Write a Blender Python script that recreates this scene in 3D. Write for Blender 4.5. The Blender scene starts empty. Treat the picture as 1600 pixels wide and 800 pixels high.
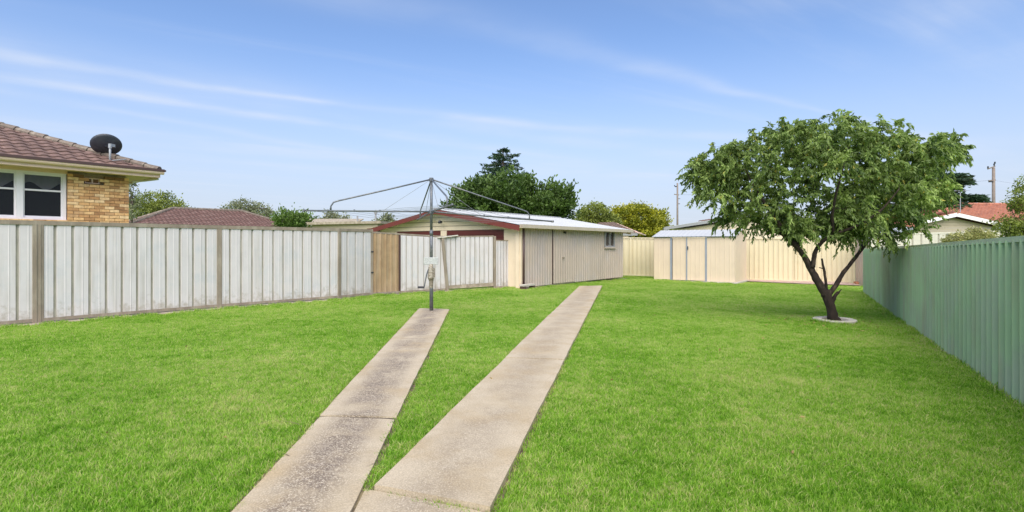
import bpy, bmesh, math, random
import numpy as np
from mathutils import Vector, Matrix
random.seed(7); rng = np.random.default_rng(7)
sc = bpy.context.scene
COL = sc.collection
R = math.radians

# ------------------------------------------------------------------ camera
CAMH = 1.4; F = 850.0; HY = 383.0          # focal length and horizon in photo pixels (1600 wide)
cam = bpy.data.cameras.new('camera'); camo = bpy.data.objects.new('camera', cam); COL.objects.link(camo)
camo.location = (0, 0, CAMH); camo.rotation_euler = (R(90), 0, 0)
cam.sensor_width = 36; cam.lens = 36*F/1600; cam.shift_y = (HY-400)/1600
cam.clip_start = .05; cam.clip_end = 3000
sc.camera = camo

# ------------------------------------------------------------------ light
SUN_EL, SUN_AZ = 50, 183        # azimuth clockwise from +Y (behind the camera)
w = bpy.data.worlds.new('World'); sc.world = w; w.use_nodes = True
nt = w.node_tree; nt.nodes.clear()
N = nt.nodes.new; LK = nt.links.new
out = N('ShaderNodeOutputWorld'); bg = N('ShaderNodeBackground'); bg.inputs['Strength'].default_value = .12
sky = N('ShaderNodeTexSky'); sky.sky_type = 'NISHITA'; sky.sun_disc = False
sky.sun_elevation = R(SUN_EL); sky.sun_rotation = R(SUN_AZ); sky.air_density = 1.0; sky.dust_density = .6; sky.ozone_density = 2.0
tc = N('ShaderNodeTexCoord'); sep = N('ShaderNodeSeparateXYZ'); LK(tc.outputs['Generated'], sep.inputs[0])
# thin milky air toward the horizon
hz = N('ShaderNodeMapRange'); hz.inputs['From Min'].default_value = 0.0; hz.inputs['From Max'].default_value = .37
hz.inputs['To Min'].default_value = .88; hz.inputs['To Max'].default_value = .04; hz.interpolation_type = 'SMOOTHSTEP'
LK(sep.outputs['Z'], hz.inputs['Value'])
tint = N('ShaderNodeMix'); tint.data_type = 'RGBA'; tint.blend_type = 'MULTIPLY'; tint.inputs[0].default_value = 1
tint.inputs[7].default_value = (1.02, 1.14, 1.34, 1); LK(sky.outputs[0], tint.inputs[6])
m1 = N('ShaderNodeMix'); m1.data_type = 'RGBA'; LK(hz.outputs[0], m1.inputs[0]); LK(tint.outputs[2], m1.inputs[6])
m1.inputs[7].default_value = (4.15, 4.5, 5.4, 1)
# cirrus streaks on a flat layer high above: direction / z
div = N('ShaderNodeVectorMath'); div.operation = 'DIVIDE'
zc = N('ShaderNodeMath'); zc.operation = 'MAXIMUM'; zc.inputs[1].default_value = .03; LK(sep.outputs['Z'], zc.inputs[0])
cmb = N('ShaderNodeCombineXYZ'); LK(zc.outputs[0], cmb.inputs[0]); LK(zc.outputs[0], cmb.inputs[1]); cmb.inputs[2].default_value = 1
LK(tc.outputs['Generated'], div.inputs[0]); LK(cmb.outputs[0], div.inputs[1])
mp = N('ShaderNodeMapping'); mp.vector_type = 'TEXTURE'; LK(div.outputs[0], mp.inputs['Vector']); mp.inputs['Rotation'].default_value = (0, 0, R(34))
mp.inputs['Scale'].default_value = (5.5, .75, 1)
n1 = N('ShaderNodeTexNoise'); n1.inputs['Scale'].default_value = .8; n1.inputs['Detail'].default_value = 9; n1.inputs['Roughness'].default_value = .56; n1.inputs['Distortion'].default_value = .25
LK(mp.outputs[0], n1.inputs['Vector'])
cr0 = N('ShaderNodeMapRange'); cr0.inputs['From Min'].default_value = .47; cr0.inputs['From Max'].default_value = .74; cr0.inputs['To Max'].default_value = .42; cr0.interpolation_type = 'SMOOTHSTEP'
LK(n1.outputs['Fac'], cr0.inputs['Value'])
# long wisps of cirrus lying along bowed lines of that layer
def wm_(op, a, b=None, c=None):
    x = N('ShaderNodeMath'); x.operation = op
    for k, q in enumerate((a, b, c)):
        if q is None: continue
        if isinstance(q, (int, float)): x.inputs[k].default_value = q
        else: LK(q, x.inputs[k])
    return x.outputs[0]
rt = N('ShaderNodeMapping'); rt.vector_type = 'TEXTURE'; rt.inputs['Rotation'].default_value = (0, 0, R(30)); LK(div.outputs[0], rt.inputs['Vector'])
rs_ = N('ShaderNodeSeparateXYZ'); LK(rt.outputs[0], rs_.inputs[0]); wx, wy = rs_.outputs[0], rs_.outputs[1]
wn_ = N('ShaderNodeTexNoise'); wn_.inputs['Scale'].default_value = .9; wn_.inputs['Detail'].default_value = 5; LK(rt.outputs[0], wn_.inputs['Vector'])
wob_ = wm_('MULTIPLY', wm_('SUBTRACT', wn_.outputs['Fac'], .5), .35)
wispsum = None
for y0_, x0_, kq, slp, w0_, wg, amp in ((3.95, .7, -.048, 0, .06, .05, .5), (4.5, 0, 0, .19, .09, .06, .34), (4.98, -.5, 0, .55, .12, .06, .3), (4.2, 2.6, -.02, .05, .22, .08, .3), (6.4, 2, -.03, 0, .25, .1, .3), (2.35, 4.0, 0, .05, .04, .04, .35)):
    dx_ = wm_('SUBTRACT', wx, x0_); line = wm_('ADD', wm_('MULTIPLY', wm_('MULTIPLY', dx_, dx_), kq), wm_('MULTIPLY_ADD', dx_, slp, y0_))
    dd_ = wm_('ADD', wm_('SUBTRACT', wy, line), wob_); wdt = wm_('MULTIPLY_ADD', wm_('ABSOLUTE', dx_), wg, w0_)
    g_ = wm_('POWER', 2.718, wm_('MULTIPLY', wm_('POWER', wm_('DIVIDE', dd_, wdt), 2), -1.0)); fade = wm_('POWER', 2.718, wm_('MULTIPLY', wm_('MULTIPLY', dx_, dx_), -.045))
    g_ = wm_('MULTIPLY', wm_('MULTIPLY', g_, fade), amp); wispsum = g_ if wispsum is None else wm_('ADD', wispsum, g_)
cr = N('ShaderNodeMath'); cr.operation = 'ADD'; cr.use_clamp = True; LK(cr0.outputs[0], cr.inputs[0]); LK(wispsum, cr.inputs[1])
# fine feathering
n2 = N('ShaderNodeTexNoise'); n2.inputs['Scale'].default_value = 1.1; n2.inputs['Detail'].default_value = 6; LK(div.outputs[0], n2.inputs['Vector'])
c2 = N('ShaderNodeMapRange'); c2.inputs['From Min'].default_value = .38; c2.inputs['From Max'].default_value = .62; c2.inputs['To Min'].default_value = .3; LK(n2.outputs['Fac'], c2.inputs['Value'])
cm = N('ShaderNodeMath'); cm.operation = 'MULTIPLY'; LK(cr.outputs[0], cm.inputs[0]); LK(c2.outputs[0], cm.inputs[1])
m2 = N('ShaderNodeMix'); m2.data_type = 'RGBA'; LK(cm.outputs[0], m2.inputs[0]); LK(m1.outputs[2], m2.inputs[6]); m2.inputs[7].default_value = (5.0, 5.5, 6.5, 1)
LK(m2.outputs[2], bg.inputs['Color']); LK(bg.outputs[0], out.inputs[0])

sl = bpy.data.lights.new('sun', 'SUN'); sl.energy = 4.6; sl.angle = R(75); sl.color = (1, .93, .82)
so = bpy.data.objects.new('sun', sl); COL.objects.link(so)
az = R(SUN_AZ); el = R(SUN_EL)
sdir = Vector((math.sin(az)*math.cos(el), math.cos(az)*math.cos(el), math.sin(el)))
so.rotation_euler = sdir.to_track_quat('Z', 'Y').to_euler()
sc.view_settings.view_transform = 'Standard'; sc.view_settings.look = 'None'; sc.view_settings.exposure = 0.33; sc.view_settings.gamma = 1
sc.render.engine = 'CYCLES'; sc.cycles.use_denoising = True
sc.cycles.max_bounces = 6; sc.cycles.transparent_max_bounces = 8
try: sc.cycles.denoiser = 'OPENIMAGEDENOISE'
except Exception: pass

# ------------------------------------------------------------------ helpers
def ground(x, y):
    t = min(1, max(0, x/12.0)); return -.2*t*t*(3-2*t)
def gnp(x):
    t = np.clip(x/12.0, 0, 1); return -.2*t*t*(3-2*t)
def P(px, py, Y): return Vector(((px-800)/F*Y, Y, CAMH-(py-HY)/F*Y))
def G(px, py):
    z = 0
    for _ in range(12):
        Y = (CAMH-z)*F/(py-HY); X = (px-800)/F*Y; z = ground(X, Y)
    return Vector((X, Y, z))
def hit(px, py, p0, n):
    "where the sight line through a photo pixel meets the upright plane through p0 with plan normal n"
    d = Vector(((px-800)/F, 1, -(py-HY)/F)); c = Vector((0, 0, CAMH)); n3 = Vector((n[0], n[1], 0)); p3 = Vector((p0[0], p0[1], 0))
    t = (p3-c).dot(n3)/d.dot(n3); return c+d*t

class MB:
    def __init__(s): s.v = []; s.f = []
    def quad(s, a, b, c, d): i = len(s.v); s.v += [tuple(a), tuple(b), tuple(c), tuple(d)]; s.f.append((i, i+1, i+2, i+3)); return s
    def poly(s, pts): i = len(s.v); s.v += [tuple(p) for p in pts]; s.f.append(tuple(range(i, i+len(pts)))); return s
    def box(s, o, a, b, c):
        "box from corner o with edge vectors a b c"
        o, a, b, c = map(Vector, (o, a, b, c)); i = len(s.v)
        if a.cross(b).dot(c) < 0: a, b = b, a
        s.v += [tuple(o), tuple(o+a), tuple(o+a+b), tuple(o+b), tuple(o+c), tuple(o+a+c), tuple(o+a+b+c), tuple(o+b+c)]
        for q in ((0,3,2,1), (4,5,6,7), (0,1,5,4), (1,2,6,5), (2,3,7,6), (3,0,4,7)): s.f.append(tuple(i+k for k in q))
        return s
    def beam(s, p, q, wd, ht, up=(0, 0, 1)):
        p, q = Vector(p), Vector(q); d = q-p; up = Vector(up); sd = d.cross(up).normalized(); u2 = sd.cross(d).normalized()
        return s.box(p-sd*wd/2-u2*ht/2, d, sd*wd, u2*ht)
    def tube(s, pts, r, n=8, cap=True):
        pts = [Vector(p) for p in pts]; rs = r if isinstance(r, (list, tuple)) else [r]*len(pts); base = len(s.v); prev = None
        for k, p in enumerate(pts):
            t = (pts[min(k+1, len(pts)-1)]-pts[max(k-1, 0)]).normalized()
            if prev is None: a = t.orthogonal().normalized()
            else: a = (prev-t*prev.dot(t)).normalized()
            prev = a; b = t.cross(a)
            for j in range(n):
                an = 2*math.pi*j/n; s.v.append(tuple(p+(a*math.cos(an)+b*math.sin(an))*rs[k]))
        for k in range(len(pts)-1):
            for j in range(n):
                j2 = (j+1) % n; s.f.append((base+k*n+j, base+k*n+j2, base+(k+1)*n+j2, base+(k+1)*n+j))
        if cap:
            s.f.append(tuple(base+j for j in reversed(range(n)))); s.f.append(tuple(base+(len(pts)-1)*n+j for j in range(n)))
        return s
    def prism(s, pts, ext):
        "planar outline extruded along ext"
        ext = Vector(ext); pts = [Vector(p) for p in pts]; n = len(pts); i = len(s.v)
        s.v += [tuple(p) for p in pts]+[tuple(p+ext) for p in pts]
        s.f.append(tuple(i+k for k in reversed(range(n)))); s.f.append(tuple(i+n+k for k in range(n)))
        for k in range(n): k2 = (k+1) % n; s.f.append((i+k, i+k2, i+n+k2, i+n+k))
        return s
    def mesh(s, name, smooth=False):
        m = bpy.data.meshes.new(name); m.from_pydata(s.v, [], s.f); m.update()
        if smooth:
            for p in m.polygons: p.use_smooth = True
        return m
    def build(s, name, m, parent=None, smooth=False, bevel=0):
        me = s.mesh(name, smooth)
        if bevel:
            bm = bmesh.new(); bm.from_mesh(me); bmesh.ops.bevel(bm, geom=bm.edges[:], offset=bevel, segments=1, affect='EDGES'); bm.to_mesh(me); bm.free()
        return link(name, me, m, parent)
def link(name, me, m, parent=None):
    o = bpy.data.objects.new(name, me); COL.objects.link(o)
    if m is not None and not me.materials: me.materials.append(m)
    if parent is not None: attach(o, parent)
    return o
def attach(o, parent):
    # world-space meshes: keep them where they were modelled
    o.parent = parent; o.matrix_parent_inverse = wm(parent).inverted()
def wm(o):
    m = Matrix.LocRotScale(o.location, o.rotation_euler, o.scale)
    return (wm(o.parent) @ o.matrix_parent_inverse @ m) if o.parent else m
def thing(name, label, cat, loc=(0, 0, 0), group=None):
    o = bpy.data.objects.new(name, None); COL.objects.link(o); o.location = loc; o.empty_display_size = .2
    return tag(o, label, cat, group)
def tag(o, label, cat, group=None):
    o['label'] = label; o['category'] = cat
    if group: o['group'] = group
    return o
def struct(o): o['kind'] = 'structure'; return o
def stuff(o): o['kind'] = 'stuff'; return o
def inst(name, me, parent, loc, rz=0, rot=None, mat=None):
    o = bpy.data.objects.new(name, me); COL.objects.link(o); o.location = loc; o.rotation_euler = rot if rot is not None else (0, 0, rz)
    if parent is not None: attach(o, parent)
    return o

# ------------------------------------------------------------------ materials
def mat(name, col, rough=.6, var=.12, scale=3.0, col2=None, mix_scale=1.5, mix_lo=.45, mix_hi=.65, bump=0, bump_scale=40, metal=0, obj_var=0, spec=.5, coord='Position', stretch=(1, 1, 1), streak=None, trans=0, detail=5, base_dirt=None):
    m = bpy.data.materials.new(name); m.use_nodes = True; t = m.node_tree; b = t.nodes['Principled BSDF']
    n = t.nodes.new; l = t.links.new
    g = n('ShaderNodeNewGeometry') if coord == 'Position' else n('ShaderNodeTexCoord'); src = g.outputs['Position' if coord == 'Position' else 'Object']
    mpn = n('ShaderNodeMapping'); mpn.inputs['Scale'].default_value = stretch; l(src, mpn.inputs['Vector']); v = mpn.outputs[0]
    no = n('ShaderNodeTexNoise'); no.inputs['Scale'].default_value = scale; no.inputs['Detail'].default_value = detail; no.inputs['Roughness'].default_value = .6; l(v, no.inputs['Vector'])
    mr = n('ShaderNodeMapRange'); mr.inputs['From Min'].default_value = .3; mr.inputs['From Max'].default_value = .7; mr.inputs['To Min'].default_value = 1-var; mr.inputs['To Max'].default_value = 1+var; l(no.outputs['Fac'], mr.inputs['Value'])
    hsv = n('ShaderNodeHueSaturation'); l(mr.outputs[0], hsv.inputs['Value']); hsv.inputs['Color'].default_value = (*col, 1)
    last = None
    if col2 is not None:
        nb = n('ShaderNodeTexNoise'); nb.inputs['Scale'].default_value = mix_scale; nb.inputs['Detail'].default_value = 6; nb.inputs['Roughness'].default_value = .65
        l(v, nb.inputs['Vector'])
        r2 = n('ShaderNodeMapRange'); r2.inputs['From Min'].default_value = mix_lo; r2.inputs['From Max'].default_value = mix_hi; r2.interpolation_type = 'SMOOTHSTEP'; l(nb.outputs['Fac'], r2.inputs['Value'])
        mx = n('ShaderNodeMix'); mx.data_type = 'RGBA'; l(r2.outputs[0], mx.inputs[0]); mx.inputs[6].default_value = (*col, 1); mx.inputs[7].default_value = (*col2, 1)
        l(mx.outputs[2], hsv.inputs['Color'])
    if streak is not None:      # vertical run-off streaks / grime, colour streak[0], amount streak[1]
        ms = n('ShaderNodeMapping'); ms.inputs['Scale'].default_value = (9, 9, .7); l(src, ms.inputs['Vector'])
        ns = n('ShaderNodeTexNoise'); ns.inputs['Scale'].default_value = 1.0; ns.inputs['Detail'].default_value = 6; l(ms.outputs[0], ns.inputs['Vector'])
        r3 = n('ShaderNodeMapRange'); r3.inputs['From Min'].default_value = .5; r3.inputs['From Max'].default_value = .75; r3.inputs['To Max'].default_value = streak[1]; l(ns.outputs['Fac'], r3.inputs['Value'])
        mx3 = n('ShaderNodeMix'); mx3.data_type = 'RGBA'; l(r3.outputs[0], mx3.inputs[0]); mx3.inputs[7].default_value = (*streak[0], 1)
        if col2 is not None: l(mx.outputs[2], mx3.inputs[6])
        else: mx3.inputs[6].default_value = (*col, 1)
        l(mx3.outputs[2], hsv.inputs['Color'])
    res = hsv.outputs[0]
    if base_dirt is not None:       # splashed soil and scuffs low on the sheet, patchy spots higher up
        sz = n('ShaderNodeSeparateXYZ'); l(src, sz.inputs[0]); rz_ = n('ShaderNodeMapRange'); rz_.inputs['From Min'].default_value = .05; rz_.inputs['From Max'].default_value = .5; rz_.inputs['To Min'].default_value = .62; rz_.inputs['To Max'].default_value = .30; l(sz.outputs[2], rz_.inputs['Value'])
        nd = n('ShaderNodeTexNoise'); nd.inputs['Scale'].default_value = 6; nd.inputs['Detail'].default_value = 8; nd.inputs['Roughness'].default_value = .7; l(v, nd.inputs['Vector'])
        ad = n('ShaderNodeMath'); ad.operation = 'ADD'; l(rz_.outputs[0], ad.inputs[0]); l(nd.outputs['Fac'], ad.inputs[1])
        rd_ = n('ShaderNodeMapRange'); rd_.inputs['From Min'].default_value = .97; rd_.inputs['From Max'].default_value = 1.2; rd_.inputs['To Max'].default_value = .8; l(ad.outputs[0], rd_.inputs['Value'])
        md_ = n('ShaderNodeMix'); md_.data_type = 'RGBA'; l(rd_.outputs[0], md_.inputs[0]); l(res, md_.inputs[6]); md_.inputs[7].default_value = (*base_dirt, 1); res = md_.outputs[2]
    if obj_var:
        oi = n('ShaderNodeObjectInfo'); r4 = n('ShaderNodeMapRange'); r4.inputs['To Min'].default_value = 1-obj_var; r4.inputs['To Max'].default_value = 1+obj_var; l(oi.outputs['Random'], r4.inputs['Value'])
        h2 = n('ShaderNodeHueSaturation'); l(res, h2.inputs['Color']); l(r4.outputs[0], h2.inputs['Value']); res = h2.outputs[0]
    l(res, b.inputs['Base Color']); b.inputs['Roughness'].default_value = rough; b.inputs['Metallic'].default_value = metal
    b.inputs['Specular IOR Level'].default_value = spec
    if bump:
        nb2 = n('ShaderNodeTexNoise'); nb2.inputs['Scale'].default_value = bump_scale; nb2.inputs['Detail'].default_value = 6; l(v, nb2.inputs['Vector'])
        bp = n('ShaderNodeBump'); bp.inputs['Strength'].default_value = bump; bp.inputs['Distance'].default_value = .01; l(nb2.outputs['Fac'], bp.inputs['Height']); l(bp.outputs[0], b.inputs['Normal'])
    return m

def leaf_mat(name, dark, light, trans=.35, rough=.5, yellow=None):
    "colour runs from dark to light with the per-leaf 'tint' attribute"
    m = bpy.data.materials.new(name); m.use_nodes = True; t = m.node_tree; b = t.nodes['Principled BSDF']; n = t.nodes.new; l = t.links.new
    a = n('ShaderNodeAttribute'); a.attribute_name = 'tint'
    cr_ = n('ShaderNodeValToRGB'); cr_.color_ramp.elements[0].color = (*dark, 1); cr_.color_ramp.elements[1].color = (*light, 1)
    if yellow: e = cr_.color_ramp.elements.new(.93); e.color = (*light, 1); cr_.color_ramp.elements[-1].color = (*yellow, 1)
    l(a.outputs['Fac'], cr_.inputs['Fac']); l(cr_.outputs['Color'], b.inputs['Base Color']); b.inputs['Roughness'].default_value = rough; b.inputs['Specular IOR Level'].default_value = .35
    tr = n('ShaderNodeBsdfTranslucent'); hs = n('ShaderNodeHueSaturation'); hs.inputs['Value'].default_value = 1.3; hs.inputs['Saturation'].default_value = 1.1; l(cr_.outputs['Color'], hs.inputs['Color']); l(hs.outputs[0], tr.inputs['Color'])
    ms = n('ShaderNodeMixShader'); ms.inputs[0].default_value = trans; l(b.outputs[0], ms.inputs[1]); l(tr.outputs[0], ms.inputs[2]); l(ms.outputs[0], t.nodes['Material Output'].inputs['Surface'])
    return m

M = {}
M['galv'] = mat('galvanised_sheet', (.62, .58, .57), .55, .08, 1.6, col2=(.52, .51, .515), mix_scale=1.6, mix_lo=.48, mix_hi=.68, bump=.15, bump_scale=14, obj_var=.03, streak=((.36, .33, .27), .5), base_dirt=(.33, .29, .22))
M['groove'] = mat('dirty_groove', (.37, .345, .28), .7, .2, 3, obj_var=.05)
M['timber_grey'] = mat('weathered_brown_paint', (.245, .20, .15), .75, .18, 6, col2=(.32, .275, .21), mix_scale=4, bump=.3, bump_scale=60, stretch=(1, 1, .35))
M['tan_sheet'] = mat('tan_sheet', (.36, .25, .14), .6, .12, 3, col2=(.30, .2, .11), mix_scale=2, streak=((.5, .42, .32), .35))
M['cream_sheet'] = mat('cream_sheet', (.63, .55, .365), .5, .04, 2, streak=((.56, .47, .31), .35), obj_var=.02)
M['shed_sheet'] = mat('pale_beige_sheet', (.66, .53, .39), .5, .04, 2, streak=((.58, .47, .36), .3), obj_var=.012)
M['pink_sheet'] = mat('pinkish_beige_sheet', (.47, .39, .32), .55, .07, 1.5, col2=(.44, .38, .34), mix_scale=.9, streak=((.36, .27, .2), .35), obj_var=.03)
M['white_sheet'] = mat('off_white_sheet', (.60, .56, .48), .5, .05, 2, streak=((.5, .45, .38), .4), obj_var=.02)
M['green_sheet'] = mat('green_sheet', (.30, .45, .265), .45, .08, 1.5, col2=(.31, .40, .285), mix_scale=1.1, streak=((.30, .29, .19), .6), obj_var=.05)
def fence_patch(m, centre, rad, col, amt):
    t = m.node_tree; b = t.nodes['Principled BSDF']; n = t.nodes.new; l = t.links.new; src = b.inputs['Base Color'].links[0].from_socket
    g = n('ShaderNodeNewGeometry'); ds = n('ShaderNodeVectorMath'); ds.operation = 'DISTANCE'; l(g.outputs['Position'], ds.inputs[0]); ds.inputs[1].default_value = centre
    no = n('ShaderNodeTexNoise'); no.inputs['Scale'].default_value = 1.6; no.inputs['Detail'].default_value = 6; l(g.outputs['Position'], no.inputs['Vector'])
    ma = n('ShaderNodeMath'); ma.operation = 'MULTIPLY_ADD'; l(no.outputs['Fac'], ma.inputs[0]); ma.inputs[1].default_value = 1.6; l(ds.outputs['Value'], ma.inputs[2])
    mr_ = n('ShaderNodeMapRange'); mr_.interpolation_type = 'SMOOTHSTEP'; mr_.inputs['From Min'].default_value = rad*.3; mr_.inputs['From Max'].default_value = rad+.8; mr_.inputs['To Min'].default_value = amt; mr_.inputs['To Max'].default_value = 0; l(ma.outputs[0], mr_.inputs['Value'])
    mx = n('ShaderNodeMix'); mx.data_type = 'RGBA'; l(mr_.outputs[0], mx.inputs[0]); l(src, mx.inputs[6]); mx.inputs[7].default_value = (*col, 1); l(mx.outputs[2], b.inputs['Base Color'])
fence_patch(M['green_sheet'], (9.35, 13.0, .75), 1.9, (.17, .17, .10), .75)  # darker brown patch with a noisy edge, partway down the green fence
M['green_rail'] = mat('green_rail', (.48, .56, .42), .45, .06, 3, streak=((.22, .26, .2), .4))
M['cream_board'] = mat('cream_board', (.72, .59, .43), .55, .05, 3)
M['cream_trim'] = mat('cream_trim', (.76, .55, .44), .5, .05, 3, streak=((.5, .42, .28), .3))
M['garage_gutter'] = mat('olive_cream_gutter', (.46, .40, .30), .5, .08, 4)
M['maroon'] = mat('maroon_paint', (.15, .032, .024), .45, .1, 4)
M['maroon_dark'] = mat('dark_maroon_door', (.11, .02, .016), .5, .1, 4)
M['white_roof'] = mat('white_roof_sheet', (.44, .45, .455), .45, .05, 1.2, streak=((.52, .5, .46), .3))
M['grey_trim'] = mat('grey_trim', (.30, .30, .30), .5, .08, 5)
M['blue_grey'] = mat('blue_grey_frame', (.25, .28, .33), .4, .06, 5)
M['white_paint'] = mat('white_paint', (.80, .75, .78), .4, .03, 5)
M['steel'] = mat('galvanised_tube', (.13, .14, .155), .45, .2, 25, metal=.4, col2=(.20, .20, .20), mix_scale=12)
M['wire'] = mat('line_wire', (.22, .23, .24), .5, .1, 5, metal=.3)
M['zinc'] = mat('zinc_box', (.46, .47, .45), .6, .2, 60, col2=(.36, .37, .35), mix_scale=40)
M['rusty'] = mat('rusty_casting', (.22, .18, .13), .7, .3, 50, col2=(.42, .38, .31), mix_scale=30)
M['black'] = mat('black_plastic', (.02, .022, .03), .5, .1, 20)
M['dish'] = mat('dark_grey_dish', (.035, .04, .055), .5, .08, 12, col2=(.05, .055, .07), mix_scale=5)
M['galv_mast'] = mat('galvanised_mast', (.32, .34, .36), .4, .1, 20)
M['tile_brown'] = mat('brown_concrete_tile', (.155, .093, .075), .8, .22, 9, col2=(.26, .17, .14), mix_scale=7, mix_lo=.5, mix_hi=.75, bump=.4, bump_scale=80, obj_var=.17)
M['tile_cap'] = mat('ridge_tile', (.16, .125, .10), .85, .25, 9, col2=(.25, .21, .165), mix_scale=5, bump=.4, bump_scale=60, obj_var=.15)
M['tile_brown_far'] = mat('far_brown_tile', (.155, .085, .07), .8, .2, 3, col2=(.20, .125, .105), mix_scale=2.5)
M['tile_orange'] = mat('orange_terracotta_tile', (.40, .165, .105), .8, .18, 2.5, col2=(.28, .125, .09), mix_scale=3.5, mix_lo=.5, mix_hi=.62)
M['gutter_dark'] = mat('dark_brown_gutter_lip_and_shade', (.075, .04, .035), .5, .1, 4)
M['mortar'] = mat('mortar', (.52, .42, .31), .9, .15, 12, bump=.3)
M['plaster'] = mat('cream_soffit', (.76, .53, .42), .7, .05, 3)
M['weatherboard'] = mat('beige_weatherboard', (.42, .35, .25), .6, .05, 3)
M['concrete'] = mat('pale_concrete', (.5, .46, .4), .85, .15, 12, bump=.4)
M['strip'] = mat('tan_edging', (.30, .25, .18), .9, .25, 9, col2=(.42, .36, .28), mix_scale=6, bump=.5, bump_scale=50)
M['paving'] = mat('pink_paving', (.46, .33, .27), .85, .14, 6, col2=(.36, .22, .17), mix_scale=5)
M['terracotta'] = mat('terracotta_brick', (.42, .17, .09), .85, .15, 14, obj_var=.2)
M['pole_wood'] = mat('weathered_pole', (.20, .16, .135), .85, .2, 4)
M['bark'] = mat('dark_bark', (.024, .015, .010), .9, .4, 14, col2=(.10, .068, .048), mix_scale=9, mix_lo=.5, mix_hi=.75, bump=1, bump_scale=35, stretch=(1, 1, .4))
M['bark_far'] = mat('far_bark', (.12, .09, .07), .9, .3, 4)
M['curtain'] = mat('window_interior', (.012, .013, .015), .8, .3, 3)
M['blind'] = mat('grey_blind', (.6, .6, .62), .7, .1, 8)
def bricks():
    m = bpy.data.materials.new('tan_brick'); m.use_nodes = True; t = m.node_tree; b = t.nodes['Principled BSDF']; n = t.nodes.new; l = t.links.new
    oi = n('ShaderNodeObjectInfo'); cr_ = n('ShaderNodeValToRGB'); els = cr_.color_ramp.elements
    cols = [(0, (.38, .19, .085)), (.18, (.58, .30, .13)), (.4, (.72, .41, .18)), (.62, (.80, .49, .24)), (.82, (.84, .57, .32)), (1, (.50, .25, .11))]
    els[0].position = 0; els[0].color = (*cols[0][1], 1); els[1].position = 1; els[1].color = (*cols[-1][1], 1)
    for p, c in cols[1:-1]: e = els.new(p); e.color = (*c, 1)
    l(oi.outputs['Random'], cr_.inputs['Fac'])
    g = n('ShaderNodeNewGeometry'); no = n('ShaderNodeTexNoise'); no.inputs['Scale'].default_value = 14; no.inputs['Detail'].default_value = 6; l(g.outputs['Position'], no.inputs['Vector'])
    mr = n('ShaderNodeMapRange'); mr.inputs['From Min'].default_value = .3; mr.inputs['From Max'].default_value = .7; mr.inputs['To Min'].default_value = .8; mr.inputs['To Max'].default_value = 1.2; l(no.outputs['Fac'], mr.inputs['Value'])
    h = n('ShaderNodeHueSaturation'); l(cr_.outputs[0], h.inputs['Color']); l(mr.outputs[0], h.inputs['Value']); l(h.outputs[0], b.inputs['Base Color']); b.inputs['Roughness'].default_value = .85
    return m
M['brick'] = bricks()
def glass():
    m = bpy.data.materials.new('window_glass'); m.use_nodes = True; t = m.node_tree; b = t.nodes['Principled BSDF']
    b.inputs['Base Color'].default_value = (.01, .012, .015, 1); b.inputs['Roughness'].default_value = .03; b.inputs['Alpha'].default_value = .4; b.inputs['Specular IOR Level'].default_value = .4
    return m
M['glass'] = glass()
M['leaf_main'] = leaf_mat('fruit_leaf', (.05, .095, .020), (.40, .52, .15), .42, .42, yellow=(.42, .36, .06))
M['leaf_dark'] = leaf_mat('dark_leaf', (.02, .048, .011), (.125, .20, .04), .25, .55)
M['leaf_conifer'] = leaf_mat('conifer_needles', (.018, .042, .022), (.075, .14, .06), .1, .6)
M['leaf_yellow'] = leaf_mat('yellow_green_leaf', (.09, .13, .012), (.47, .45, .035), .3, .55)
M['leaf_olive'] = leaf_mat('olive_leaf', (.075, .11, .02), (.33, .38, .08), .3, .55)
M['leaf_mid'] = leaf_mat('mid_green_leaf', (.04, .08, .015), (.19, .29, .06), .3, .55)
M['leaf_gum'] = leaf_mat('gum_leaf', (.09, .11, .055), (.36, .38, .21), .25, .55)
M['leaf_pale'] = leaf_mat('pale_shrub_leaf', (.16, .18, .05), (.55, .52, .22), .3, .55)

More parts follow.
